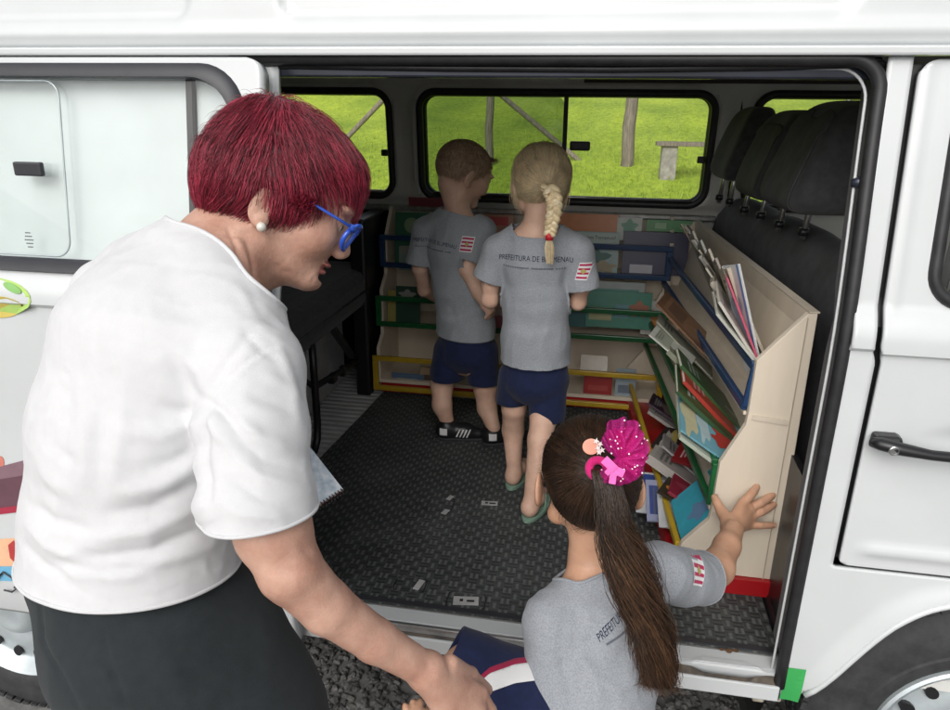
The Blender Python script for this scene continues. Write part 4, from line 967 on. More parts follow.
        for _ in range(smooth):
            d = s.evc(V)-off; V = V-s.grad(V)*np.clip(d, -h, h)[:, None]*.8
        return V, F
def fast_obj(name, V, F, mats, parent, midx=None, smooth=True):
    """link ONE mesh object from numpy arrays of quads or triangles"""
    base = np.array(wloc(parent)) if parent else np.zeros(3)
    me = bpy.data.meshes.new(name); V = np.asarray(V, float)-base; F = np.asarray(F); k = F.shape[1]
    me.vertices.add(len(V)); me.vertices.foreach_set('co', V.astype(np.float32).ravel())
    me.loops.add(len(F)*k); me.loops.foreach_set('vertex_index', F.astype(np.int32).ravel())
    me.polygons.add(len(F)); me.polygons.foreach_set('loop_start', (np.arange(len(F))*k).astype(np.int32)); me.polygons.foreach_set('loop_total', np.full(len(F), k, np.int32))
    for m in mats: me.materials.append(m)
    if midx is not None: me.polygons.foreach_set('material_index', np.asarray(midx, np.int32))
    me.update(calc_edges=True); me.validate()
    if smooth: me.shade_smooth()
    o = bpy.data.objects.new(name, me); COL.objects.link(o)
    if parent: o.parent = parent
    return o
def vnormals(V, F):
    n = np.cross(V[F[:, 2]]-V[F[:, 0]], V[F[:, 3]]-V[F[:, 1]]); out = np.zeros_like(V)
    for i in range(4): np.add.at(out, F[:, i], n)
    return out/(np.linalg.norm(out, axis=1)[:, None]+1e-12)
def strokes(V, folds):
    """cloth folds: each a polyline drawn along the garment (measured on the photo) with width and height"""
    x, y, Z = pix(V.T if V.shape[0] == 3 else V) if False else (lambda q: (475+FPX*(q@RT)/(q@FW), 355-FPX*(q@UP)/(q@FW), q@FW))(V-CAM)
    d = np.zeros(len(V))
    for pts, w_, amp in folds:
        best = np.full(len(V), 9e9); tt = np.zeros(len(V)); n = len(pts)-1
        for i in range(n):
            a = np.array(pts[i], float); b = np.array(pts[i+1], float); ab = b-a; l2 = ab@ab
            t = np.clip(((x-a[0])*ab[0]+(y-a[1])*ab[1])/l2, 0, 1); q = np.hypot(x-a[0]-t*ab[0], y-a[1]-t*ab[1]); m = q < best; best = np.where(m, q, best); tt = np.where(m, (i+t)/n, tt)
        d += amp*np.exp(-(best/w_)**2)*np.sin(pi*np.clip(tt*.94+.03, 0, 1))**.6
    return d
def garment(name, fld, h, off, parent, mats, clips, folds=(), nz=(), solid=.0022, midx=None):
    V, F = fld.mesh(h, off); Nn = vnormals(V, F); d = strokes(V, folds) if folds else np.zeros(len(V))
    for (dirv, sc, st, amp) in nz:
        # creases: ridged noise stretched along dirv
        R = nrm(dirv); q = V*sc; q = q-np.outer(q@R, R)*(1-st); q = q+noise3(V*sc*.6)[:, None]*.6; d += amp*(.5-np.abs(noise3(q))*2.2)
    V = V+Nn*d[:, None]; g = np.full(len(V), -9.0)
    for c in clips: g = np.maximum(g, c(V))
    V2, F2 = clip_mesh(V, F.tolist(), g)
    return obj(name, V2, F2, mats, parent, smooth=True, solid=solid, offset=-1)
def plane_clip(p, n): p = np.array(p, float); n = nrm(n); return lambda V: (V-p)@n
def plane3(a, b, c, keep):
    """clip plane through three points; keep the side of the point keep"""
    a, b, c = map(np.array, (a, b, c)); n = nrm(np.cross(b-a, c-a)); s_ = np.sign((np.array(keep)-a)@n); return lambda V: -(V-a)@n*s_
def strands(name, fld, roots, flow, mats, parent, steps=10, step=.008, lift=(.001, .004), rad=.0004, stick=1.0, jitter=.15, w=None, wob=.0, tip=.25, off=0.0, seg=3, mirror=None, curl=0):
    n = len(roots); p = roots.copy(); path = [p.copy()]; lf = rng.uniform(lift[0], lift[1], n)*np.clip(1+1.6*noise3(roots*55+9), .25, 2); jt = rng.normal(size=(n, 3))*jitter; ph = rng.uniform(0, 6.28, n)
    for k in range(steps):
        d = flow(p, (k+1)/steps)+jt+noise3(p*28+3)[:, None]*wob; 
        if stick > 0:
            g = fld.grad(p); d = d-g*(d*g).sum(1)[:, None]*stick
        d /= np.linalg.norm(d, axis=1)[:, None]+1e-9; p = p+d*(step if np.isscalar(step) else step[:, None])
        if stick > 0:
            e = fld.evc(p)-off-lf*min(1, (k+1)/4); p = p-fld.grad(p)*(e*stick)[:, None]
        path.append(p.copy())
    return tubes(name, np.array(path), rad, mats, parent, tip, seg)
def tubes(name, path, rad, mats, parent, tip=.25, seg=3):
    """path: (steps, n, 3) -> one mesh of thin tapered hairs"""
    K, n, _ = path.shape; T = np.gradient(path, axis=0); T /= np.linalg.norm(T, axis=2)[..., None]+1e-12
    u = np.cross(T, [.3, .5, .81]); u /= np.linalg.norm(u, axis=2)[..., None]+1e-12; v = np.cross(T, u)
    r = (rad*(1-(1-tip)*np.linspace(0, 1, K)**2))[:, None]*(rng.uniform(.7, 1.3, n)[None]); V = []
    for s_ in range(seg): a = 2*pi*s_/seg; V.append(path+u*(cos(a)*r)[..., None]+v*(sin(a)*r)[..., None])
    V = np.stack(V, 2).reshape(-1, 3)   # K,n,seg
    k, i, s_ = np.meshgrid(np.arange(K-1), np.arange(n), np.arange(seg), indexing='ij'); s2 = (s_+1) % seg
    I = lambda k, i, s: (k*n+i)*seg+s
    F = np.stack([I(k, i, s_), I(k, i, s2), I(k+1, i, s2), I(k+1, i, s_)], -1).reshape(-1, 4)
    mi = np.broadcast_to(rng.randint(0, len(mats), n)[None, :, None], (K-1, n, seg)).reshape(-1)
    return fast_obj(name, V, F, mats, parent, mi)
def sample(V, F, n, mask=None):
    a = np.linalg.norm(np.cross(V[F[:, 1]]-V[F[:, 0]], V[F[:, 2]]-V[F[:, 0]]), axis=1)
    if mask is not None: a = a*mask(V[F].mean(1))
    i = rng.choice(len(F), n, p=a/a.sum()); u = rng.rand(n, 1); v = rng.rand(n, 1); Q = V[F[i]]
    return Q[:, 0]*(1-u)*(1-v)+Q[:, 1]*u*(1-v)+Q[:, 2]*u*v+Q[:, 3]*(1-u)*v
def on_surface_text(name, body, o3, ex, ez, size, mat, parent, bvh, arc=0, off=.0012, squeeze=1):
    """lettering laid on a garment: projected along the view of its own plane onto the cloth"""
    V, F = flat_text(None, body, None, None, None, size, None, None, None); V = V.copy(); V[:, 0] *= squeeze
    V[:, 1] += -arc*(V[:, 0]/max(1e-6, np.abs(V[:, 0]).max()))**2
    ex, ez = nrm(ex), nrm(ez); nn = nrm(np.cross(ex, ez)); out = []; ok = []
    for x, y, _ in V:
        q = np.array(o3)+ex*x+ez*y; hit = bvh.ray_cast(Vector(q+nn*.25), Vector(-nn), .6)
        if hit[0] is None: out.append(q); ok.append(False)
        else: out.append(np.array(hit[0])+np.array(hit[1])*off*(1 if np.dot(hit[1], nn) > 0 else -1)); ok.append(True)
    F = [f for f in F if all(ok[i] for i in f)]
    return obj(name, out, F, mat, parent)
def on_surface_patch(name, o3, ex, ez, W, H, mat, parent, bvh, n=8, off=.0010):
    ex, ez = nrm(ex), nrm(ez); nn = nrm(np.cross(ex, ez)); V = []
    for j in range(n+1):
        for i in range(n+1):
            q = np.array(o3)+ex*W*(i/n-.5)+ez*H*(j/n-.5); hit = bvh.ray_cast(Vector(q+nn*.2), Vector(-nn), .5)
            V.append(np.array(hit[0])+nn*off if hit[0] is not None else None)
    F = [(j*(n+1)+i, j*(n+1)+i+1, (j+1)*(n+1)+i+1, (j+1)*(n+1)+i) for j in range(n) for i in range(n)]
    F = [f for f in F if all(V[k] is not None for k in f)]; V = [v if v is not None else np.array(o3) for v in V]
    if F: return obj(name, V, F, mat, parent, smooth=True)
def bvh_of(o):
    dg = bpy.context.evaluated_depsgraph_get(); b = np.array(wloc(o)); me = o.data
    return BVHTree.FromPolygons([Vector(np.array(v.co)+b) for v in me.vertices], [list(p.vertices) for p in me.polygons])

# ------------------------------------------------------------------ materials of the people
def skin(name, c, c2, sss=.12):
    m = mk(name, c, .48, var=.1, vscale=18, c2=c2, bump=.28, bscale=380, sss=sss, spec=.4, detail=10); return m
M['skin_w'] = skin('skin_fair_freckled', (.45, .235, .17), (.58, .36, .275))
M['skin_b'] = skin('skin_child', (.60, .37, .27), (.70, .46, .35))
M['skin_g'] = skin('skin_child_tan', (.50, .275, .17), (.57, .33, .22))
M['lip'] = mk('lips', (.36, .13, .11), .4, var=.1, vscale=60, sss=.1)
def cloth(name, c, var=.06, weave=.25, rough=.9, c2=None, vs=60):
    m = mk(name, c, rough, var=var, vscale=vs, c2=c2, bump=weave, bscale=900, sheen=.1, spec=.2); return m
M['tee_white'] = cloth('white_jersey', (.60, .605, .62), .02)
M['tee_grey'] = cloth('heather_grey_jersey', (.25, .27, .30), .12, vs=420, c2=(.34, .36, .39))
M['navy'] = cloth('navy_jersey', (.012, .018, .055), .15)
M['skirt'] = cloth('black_crepe', (.022, .027, .030), .1)
M['maroon'] = cloth('maroon_trim', (.30, .02, .06)); M['trim_white'] = cloth('white_trim', (.7, .7, .7), .02)
M['patch_red'] = cloth('patch_red', (.42, .02, .09)); M['print'] = cloth('navy_print', (.02, .025, .06), .1)
M['print2'] = cloth('grey_print', (.13, .14, .17), .1)
def hairm(name, c, r=.38): return mk(name, c, r, var=.2, vscale=40, spec=.45, stretch=(1, 1, 1))
HR = [hairm('hair_red', (.23, .018, .040)), hairm('hair_red', (.42, .048, .082)), hairm('hair_red', (.075, .007, .015)), hairm('hair_red', (.32, .032, .060))]
HB = [hairm('hair_brown', (.032, .018, .011)), hairm('hair_brown', (.060, .033, .019)), hairm('hair_brown', (.020, .012, .008)), hairm('hair_brown', (.042, .022, .013))]
HBt = [hairm('hair_tip', (.125, .062, .031)), hairm('hair_tip', (.08, .041, .021)), hairm('hair_tip', (.05, .027, .016))]
HY = [hairm('hair_blond', (.72, .58, .36)), hairm('hair_blond', (.82, .70, .47)), hairm('hair_blond', (.54, .41, .24)), hairm('hair_blond', (.76, .62, .40))]
HK = [hairm('hair_boy', (.34, .23, .15)), hairm('hair_boy', (.44, .30, .20)), hairm('hair_boy', (.26, .17, .11))]

def frame(F, U):
    """head axes from facing and crown directions -> columns F, U, S (right side)"""
    F = nrm(F); U = nrm(U-F*(np.asarray(U)@F)); return np.array([F, U, np.cross(F, U)]).T
def head(f, O, R, s=1.0, child=False, ear=.077):
    """add a head with a face to field f; O = point midway between the ears; local metres (forward, up, right)"""
    W = lambda x, y, z: O+R@(np.array([x, y, z])*s)
    E = lambda c, r, k=.01, sub=False, rot=None: f.ell(W(*c), R if rot is None else R@rot, np.array(r)*s, k*s, sub)
    E((.002, .045, 0), (.098, .083, .074), .02)
    E((-.03, .035, 0), (.062, .062, .066), .02)
    E((.046, -.002, 0), (.054, .062, .056), .025)
    for q in (-1, 1):
        f.cone(W(.008, -.040, q*.047), W(.080, -.056, q*.014), .018*s, .014*s, .022*s)
        E((.068, .006, q*.040), (.026, .026, .022), .02)
        E((.088, .053, q*.026), (.014, .008, .026), .012)
        E((.110, .030, q*.032), (.018, .013, .018), .012, True)
        E((.083, .030, q*.031), (.0135, .0125, .0135), .003)
        E((.084, .037, q*.031), (.0135, .0055, .016), .004)
        E((.106, -.004, q*.011), (.010, .0075, .0075), .005)
        # ear
        rot = np.array(Matrix.Rotation(radians(-12*1), 3, 'Z') @ Matrix.Rotation(radians(q*22), 3, 'Y'))
        E((-.006, .008, q*ear), (.0165, .0275, .0060), .006, False, rot)
        E((.000, .009, q*(ear+.009)), (.0085, .015, .0062), .005, True, rot)
        E((.000, -.014, q*(ear-.0005)), (.009, .010, .005), .006, False, rot)
    E((.086, -.056, 0), (.018, .014, .021), .014)
    f.cone(W(.098, .036, 0), W(.108 if child else .1115, .002, 0), .0075*s, (.009 if child else .0108)*s, .010*s)
    E((.0965, -.0262, 0), (.0095, .0045, .020), .005)
    E((.0935, -.0380, 0), (.0100, .0055, .017), .005)
    E((.109, -.0322, 0), (.0095, .0012, .020), .003, True)
    E((.100, -.0475, 0), (.008, .004, .016), .005, True)
    for q in (-1, 1): E((.108, -.0115, q*.006), (.004, .003, .003), .002, True)
    return W
def nail(parent, c, R, s): pass
# ================================================================== THE WOMAN
def pr(px, Z): return px*Z/FPX
hR = frame((RT*.90-UP*.44)*cos(radians(14))+FW*sin(radians(14)), RT*.44+UP*.90)
HS = .965
hO = P(266, 211, .895)-hR[:, 2]*.076
wf = Field(); WL = head(wf, hO, hR, HS)
toL = lambda V: ((V-hO)@hR)/HS
# axes of the trunk: lateral from the right (near) shoulder to the left one
LAT = nrm(P(112, 285, 1.02)-P(278, 372, .80)); 
TC = [(183, 294, .93), (164, 345, .91), (144, 430, .92), (133, 520, .94), (133, 600, .955), (165, 690, .97)]
TA = [.122, .150, .148, .144, .156, .172]; TB = [.080, .108, .116, .116, .128, .135]
tc = [P(*c) for c in TC]
neckb = P(218, 272, .915)
wf.chain([WL(-.022, -.035, 0), WL(-.040, -.075, 0), neckb], [.056, .052, .054], .03)
wf.cone(WL(.035, -.050, 0), WL(-.012, -.085, 0), .030, .046, .03)
wf.loft(tc, [a-q_ for a, q_ in zip(TA, (.010, .012, .016, .022, .026, .020))], [b-q_ for b, q_ in zip(TB, (.010, .012, .016, .022, .026, .020))], LAT, .03)
shR, elR, wrR = P(250, 370, .825), P(290, 570, .785), P(427, 671, .885)
wf.chain([P(230, 330, .87), shR], [.055, .056], .03)
wf.chain([shR, P(264, 470, .795), P(273, 530, .785)], [.050, .046, .0425], .02)
wf.chain([P(273, 530, .785), elR, P(327, 607, .81), P(375, 640, .845), wrR], [.0400, .0345, .0292, .0248, .0205], .008)
shL = P(118, 300, 1.03); wf.chain([P(160, 290, .98), shL, P(170, 420, 1.10), P(250, 480, 1.07), P(292, 474, 1.02)], [.055, .052, .042, .036, .026], .02)
# hands
def hand(f, wrist, knuckles, tips, thumb, s=1.0, th=.0125, palm_n=None, bend=.018, curl_dir=None):
    """knuckles, tips: four points each (index..little); thumb: three points"""
    for kn in knuckles: f.cone(wrist, kn, .0215*s, .0115*s, .012*s)
    for i, (k_, t_) in enumerate(zip(knuckles, tips)):
        r = (.0098, .0100, .0095, .0082)[i]*s; t_ = np.array(t_); k_ = np.array(k_); L = np.linalg.norm(t_-k_)
        cd = nrm(curl_dir) if curl_dir is not None else np.zeros(3)
        m1 = k_+(t_-k_)*.45+cd*bend*-1; m2 = k_+(t_-k_)*.74+cd*bend*-.75
        f.chain([k_, m1, m2, t_], [r*1.08, r, r*.92, r*.78], .0025*s)
    f.chain(thumb, [.0135*s, .0115*s, .0092*s][:len(thumb)], .006*s)
HN = nrm(-FW*.55+UP*.75-RT*.1)      # back of the hand faces up and to the viewer
k0 = [P(480, 693, .935), P(479, 710, .925), P(468, 724, .915), P(453, 734, .91)]
t0 = [P(503, 738, .985), P(500, 757, .975), P(487, 769, .965), P(470, 772, .955)]
hand(wf, wrR, k0, t0, [P(450, 664, .90), P(470, 675, .945), P(487, 690, .985)], .90, curl_dir=-HN, bend=.012)
kL = [P(316, 484, 1.02), P(314, 492, 1.01), P(311, 500, 1.005), P(306, 506, 1.0)]; tL = [P(308, 504, .985), P(304, 510, .98), P(300, 514, .98), P(296, 516, .98)]
hand(wf, P(292, 474, 1.02), kL, tL, [P(298, 468, 1.01), P(308, 464, 1.0), P(315, 468, .99)], .9)
# legs
wf.chain([P(150, 700, .98), P(180, 800, 1.0)+[0, 0, -.1], np.array([-.66, -.43, GZ+.08])], [.10, .07, .045], .03)
wf.chain([P(210, 700, .96), P(255, 800, .98)+[0, 0, -.1], np.array([-.44, -.52, GZ+.08])], [.10, .07, .045], .03)
for b in (np.array([-.66, -.43, GZ+.045]), np.array([-.44, -.52, GZ+.045])): wf.cone(b, b+[.12, .10, -.01], .038, .030, .03)
woman = thing('person', 'woman with short dark red hair, white t-shirt and black skirt, bending towards the girl', 'woman', (-.55, -.45, GZ))
V, F = wf.mesh(.0042)
# finer head
Vh, Fh = wf.mesh(.0021, lo=hO-.17, hi=hO+.17)
def merge_head(V, F, Vh, Fh, O, r):
    """replace the coarse head by the fine one, overlapping a little inside the neck"""
    d = np.linalg.norm(V-O, axis=1); keep = (d[F] > r-.004).any(1); dh = np.linalg.norm(Vh-O, axis=1); kh = (dh[Fh] < r+.004).all(1)
    V2 = np.concatenate([V, Vh]); F2 = np.concatenate([F[keep], Fh[kh]+len(V)]); u = np.unique(F2); m = np.full(len(V2), -1); m[u] = np.arange(len(u)); return V2[u], m[F2]
V, F = merge_head(V, F, Vh, Fh, hO, .135)
FACE = [([(334, 251), (326, 262), (319, 276)], 2.2, -.0016), ([(328, 256), (318, 268), (312, 280)], 3, .0010), ([(322, 222), (312, 226), (304, 226)], 2.2, -.0010), ([(318, 216), (308, 215), (301, 212)], 1.6, -.0006), ([(320, 219), (308, 220), (300, 219)], 1.6, -.0006), ([(316, 274), (313, 279), (311, 285)], 2.0, -.0010), ([(226, 226), (236, 246), (241, 270)], 2.6, -.0022), ([(246, 240), (252, 262), (254, 284)], 2.6, -.0018), ([(236, 236), (246, 256), (250, 280)], 3.2, .0014), ([(270, 262), (284, 272), (300, 276)], 3.5, -.0012), ([(340, 196), (346, 192), (352, 192)], 1.5, -.0006), ([(300, 545), (312, 558), (322, 560)], 3, -.0014), ([(270, 560), (285, 572), (300, 572)], 3.5, -.0012), ([(405, 668), (414, 676), (420, 688)], 2, -.0010), ([(425, 660), (432, 672), (434, 688)], 2, -.0008)]
V = V+vnormals(V, F)*(noise3(V*150)*.00045+noise3(V*45)*.0009+strokes(V, FACE))[:, None]
L = toL(V[F].mean(1)); li = ((L[:, 0] > .092) & (np.abs(L[:, 2]) < .019) & (L[:, 1] < -.0215) & (L[:, 1] > -.0435)).astype(int)
body = fast_obj('body', V, F, [M['skin_w'], M['lip']], woman, li)
# neck and face creases are part of the body; eyes
for q in (-1, 1):
    e = fast_obj
    MB().lathe(WL(.0838, .0295, q*.031)-hR@np.array([0, 0, 0]), hR[:, 0], [(-.0128, 0), (-.009, .009), (0, .0128), (.008, .0100), (.0115, .0055), (.0128, 0)], 20).build('eye', flat((.7, .66, .62), .15), woman, smooth=True)
    MB().lathe(WL(.0838, .0295, q*.031), hR[:, 0], [(.0112, .0062), (.0125, .0045), (.0136, 0)], 16).build('iris', flat((.08, .05, .03), .1), woman, smooth=True)
# eyebrows
nb = 160; t = rng.rand(nb); 
for q in (-1, 1):
    r0 = np.array([WL(.1045-.022*tt**2, .054+.004*sin(tt*3)+rng.uniform(-.002, .002), q*(.012+.036*tt)) for tt in t])
    strands('eyebrow', wf, r0, lambda p, k: np.tile(hR@np.array([-.5, .1, q*.8]), (len(p), 1)), [HK[0], HK[2]], woman, steps=4, step=.0018, lift=(.0003, .001), rad=.0003)
# ---- white t-shirt
tf = Field(); tf.loft(tc, TA, TB, LAT, .03); torsoW = Field(); torsoW.loft(tc, TA, TB, LAT, .03)
tf.chain([P(205, 262, .925), P(228, 318, .88), shR], [.052, .057, .056], .028)
tf.chain([P(190, 262, .95), P(150, 285, .99), shL], [.055, .058, .055], .03)
arm = Field(); 
slv = [shR, P(252, 430, .80), P(257, 500, .785), P(268, 580, .778)]
tf.chain(slv, [.055, .0565, .0570, .0575], .014)
tf.chain([shL, P(150, 380, 1.09), P(190, 450, 1.10)], [.057, .058, .055], .014)
# belly and bust on the far side
tf.ell(P(210, 400, 1.03), np.eye(3), (.10, .09, .10), .04)
hem = plane3(P(17, 548, .95), P(108, 600, .83), P(234, 562, .93), P(130, 450, .9))
slh = plane3(P(212, 516, .78), P(275, 535, .72), P(321, 516, .76), P(266, 430, .78))
slv_axis = nrm(slv[3]-slv[2])
def slclip(V):
    g = slh(V); x = V-slv[2]; lat = x-np.outer(x@slv_axis, slv_axis); near = (np.linalg.norm(lat, axis=1) < .085) & (torsoW.evc(V) > .004); return np.where(near, g, -9)
slL = plane_clip(P(190, 450, 1.10), P(190, 450, 1.10)-P(150, 380, 1.09))
def slLclip(V): return np.where(np.linalg.norm(V-P(190, 450, 1.10), axis=1) < .09, slL(V), -9)
col = plane3(P(181, 231, .93), P(232, 263, .82), P(262, 292, .90), P(150, 400, .9))
colC = P(226, 256, .90)
cdir = nrm(P(262, 292, .90)-P(181, 231, .93)); cmid = P(222, 262, .90)
def colclip(V): return np.where(np.linalg.norm(V-colC, axis=1) < .125, col(V)-.014*np.clip(1-(((V-cmid)@cdir)/.062)**2, 0, 1), -9)
# folds read from the photograph (x, y in its pixels)
WFOLD = [([(283, 345), (262, 350), (240, 366), (214, 396), (204, 424)], 1.7, -.0017), ([(286, 345), (266, 353), (244, 370), (218, 399), (209, 424)], 2.2, .0012), ([(214, 505), (238, 517), (275, 523), (318, 507)], 1.2, -.0010), ([(22, 546), (55, 579), (105, 602), (160, 595), (228, 560)], 1.4, -.0011), ([(203, 398), (222, 412), (243, 436)], 5, -.006), ([(200, 412), (214, 430), (236, 452)], 6, .004), ([(205, 405), (204, 450), (210, 510)], 6, -.007),
 ([(244, 332), (262, 350), (280, 362)], 4, -.0035), ([(252, 330), (225, 365), (206, 400)], 4.5, -.0030), ([(170, 362), (192, 392), (204, 402)], 7, -.004),
 ([(182, 345), (200, 372), (206, 396)], 7, .004), ([(150, 408), (180, 412), (203, 405)], 8, -.0035), ([(120, 430), (160, 436), (200, 420)], 9, .004),
 ([(140, 470), (175, 462), (206, 440)], 8, -.004), ([(110, 495), (160, 486), (208, 458)], 8, .0045), ([(100, 515), (150, 508), (208, 478)], 7, -.004),
 ([(90, 540), (150, 530), (212, 500)], 8, .005), ([(80, 558), (150, 552), (222, 520)], 6, -.005), ([(60, 575), (130, 574), (228, 540)], 7, .004), ([(50, 560), (100, 572), (170, 566)], 5, -.0035),
 ([(28, 500), (50, 520), (90, 530)], 7, -.005), ([(24, 520), (48, 545), (80, 560)], 6, .005), ([(22, 540), (45, 566), (78, 585)], 5, -.004), ([(35, 455), (52, 480), (80, 498)], 8, .004), ([(40, 430), (60, 455), (84, 466)], 7, -.003),
 ([(70, 370), (66, 420), (62, 470)], 8, -.003), ([(85, 380), (84, 430), (80, 480)], 9, .003), ([(104, 400), (100, 440), (96, 500)], 8, -.003), ([(125, 385), (122, 430), (112, 490)], 9, .003),
 ([(240, 420), (262, 440), (300, 452)], 6, .0045), ([(236, 436), (262, 458), (304, 470)], 5, -.004), ([(232, 455), (262, 478), (308, 490)], 6, .0045), ([(232, 478), (260, 498), (300, 508)], 5, -.0035),
 ([(246, 395), (270, 400), (296, 412)], 6, -.003), ([(262, 372), (284, 386), (298, 402)], 6, .003), ([(218, 500), (240, 515), (290, 520)], 5, .003), ([(150, 300), (180, 310), (215, 300)], 10, -.002), ([(250, 300), (262, 316), (282, 326)], 5, -.003), ([(238, 290), (252, 306), (268, 318)], 5, .0025),
 ([(110, 330), (150, 345), (190, 340)], 12, -.002), ([(276, 340), (291, 380), (300, 430)], 5, .003)]
tee = garment('t_shirt', tf, .0042, .004, woman, M['tee_white'], [hem, slclip, slLclip, colclip], WFOLD, [((.5, .1, 1), 14, .30, .0020), ((1, .3, -.5), 34, .35, .0014)])
# hem stitching lines, collar rib
def cutline(fld, off, plane_pts, clipf, rad, name, mat, parent, shift=0.0, sel=None):
    """thread or rib following the cut edge of a garment"""
    me = None
def edge_loops(o):
    """border loops of a garment mesh (world space)"""
    bm = bmesh.new(); bm.from_mesh(o.data); b = np.array(wloc(o)); E_ = [e for e in bm.edges if e.is_boundary]; adj = {}
    for e in E_:
        a, c = e.verts; adj.setdefault(a.index, []).append(c.index); adj.setdefault(c.index, []).append(a.index)
    co = {v.index: np.array(v.co)+b for v in bm.verts}; seen = set(); loops = []
    for s_ in adj:
        if s_ in seen: continue
        lp = [s_]; seen.add(s_); cur = s_
        while True:
            nx_ = [q for q in adj[cur] if q not in seen]
            if not nx_: break
            cur = nx_[0]; seen.add(cur); lp.append(cur)
        if len(lp) > 20: loops.append(np.array([co[i] for i in lp]))
    bm.free(); return loops
def smooth_loop(L_, it=12, n=140):
    L_ = np.vstack([L_, L_[:1]]); d = np.r_[0, np.cumsum(np.linalg.norm(np.diff(L_, axis=0), axis=1))]; t = np.linspace(0, d[-1], n, endpoint=False)
    Q = np.stack([np.interp(t, d, L_[:, i]) for i in range(3)], 1)
    for _ in range(it): Q = (Q*2+np.roll(Q, 1, 0)+np.roll(Q, -1, 0))/4
    return Q
def trims(o, mat, rules):
    for lp in edge_loops(o):
        c = lp.mean(0)
        for (pt, r, rad, nm) in rules:
            if np.linalg.norm(c-pt) < r: MB().tube(smooth_loop(lp), rad, 8, closed=True).build(nm, mat, o, smooth=True); break
trims(tee, M['tee_white'], [(colC, .07, .0030, 'collar'), (P(275, 520, .76), .07, .0022, 'sleeve_hem'), (P(130, 585, .93), .14, .0026, 'hem')])
# ---- skirt
kf = Field(); kf.loft([P(128, 560, .95), P(160, 632, .965), P(208, 720, .99), P(244, 800, 1.03), P(262, 850, 1.06)], [.146, .154, .162, .165, .165], [.118, .138, .142, .142, .142], LAT, .02)
kf.cone(P(245, 640, .95), P(262, 720, .97), .05, .075, .05)
top = plane3(P(17, 545, .95), P(108, 600, .83), P(234, 556, .93), P(140, 700, .95))
sk = garment('skirt', kf, .006, 0, woman, M['skirt'], [top, plane_clip(P(225, 850, 1.06), (0, 0, -1))], [([(40, 592), (42, 640), (80, 710)], 2.0, -.004), ([(101, 618), (108, 660), (128, 712)], 2.0, -.004), ([(150, 640), (190, 700)], 14, .003)], [((.2, .2, 1), 12, .3, .003)], solid=.002)
# ---- hair
hf = Field()
E2 = lambda c, r, k=.012, sub=False: hf.ell(WL(*c), hR, np.array(r)*HS, k, sub)
E2((-.006, .054, 0), (.108, .098, .087)); E2((-.048, .040, 0), (.064, .084, .081), .02); E2((-.045, .098, 0), (.050, .052, .064), .02); E2((.046, .094, 0), (.052, .034, .066), .015)
hairline = np.array([(.14, .080), (.098, .088), (.078, .090), (.066, .080), (.052, .062), (.036, .034), (.020, .010), (.006, .000), (-.006, -.001), (-.014, -.008), (-.020, -.030), (-.070, -.038), (-.16, -.042)])
def hairkeep(V):
    """>0 where hair may grow: above and behind the hairline (local forward/up polyline)"""
    l = toL(V); x, y, z = l[:, 0], l[:, 1], np.abs(l[:, 2]); xs = hairline[::-1, 0]; ys = hairline[::-1, 1]
    lim = np.full(len(x), -1.0); best = np.full(len(x), 9e9); sgn = np.ones(len(x))
    poly = np.vstack([hairline, [(-.2, .3), (.2, .3), (.14, .08)]]); inside = np.zeros(len(x), bool)
    for i in range(len(poly)-1):
        a, b = poly[i], poly[i+1]; ab = b-a; t = np.clip(((x-a[0])*ab[0]+(y-a[1])*ab[1])/(ab@ab+1e-12), 0, 1); best = np.minimum(best, np.hypot(x-a[0]-t*ab[0], y-a[1]-t*ab[1]))
        c_ = ((a[1] > y) != (b[1] > y)) & (x < (b[0]-a[0])*(y-a[1])/(b[1]-a[1]+1e-12)+a[0]); inside ^= c_
    return np.where(inside, best, -best)+noise3(V*95)*.006+noise3(V*30)*.006
hV, hF = hf.mesh(.0028); hn = vnormals(hV, hF); hV = hV+hn*(noise3(toL(hV)*[22, 60, 60])*.006)[:, None]
keepm = lambda q: (hairkeep(q) > .001).astype(float)
V2, F2 = clip_mesh(hV, hF.tolist(), -hairkeep(hV))
hair = obj('hair', V2, F2, HR[2], woman, smooth=True, solid=.006)
crown = WL(-.058, .135, .012)
def wflow(p, k):
    d = p-crown; d /= np.linalg.norm(d, axis=1)[:, None]; l = toL(p)
    side = np.clip((l[:, 0]-.0)/.06, -1, 1)
    d = d + np.outer(.45+0*side, -hR[:, 1])*np.clip(k*1.6, .3, 1.4) + np.outer(np.clip(.35*(l[:, 1] > .03)*(l[:, 0] > -.02), 0, 1), hR[:, 0]) - np.outer(.30*(l[:, 1] < .0), hR[:, 0])
    return d+np.stack([noise3(p*16+i*7) for i in range(3)], 1)*.55
roots = sample(hV, hF, 10500, keepm)
strands('hair_strands', hf, roots, wflow, HR, hair, steps=11, step=rng.uniform(.0035, .0062, 10500), lift=(.0003, .0075), rad=.00038, jitter=.09, stick=.90)
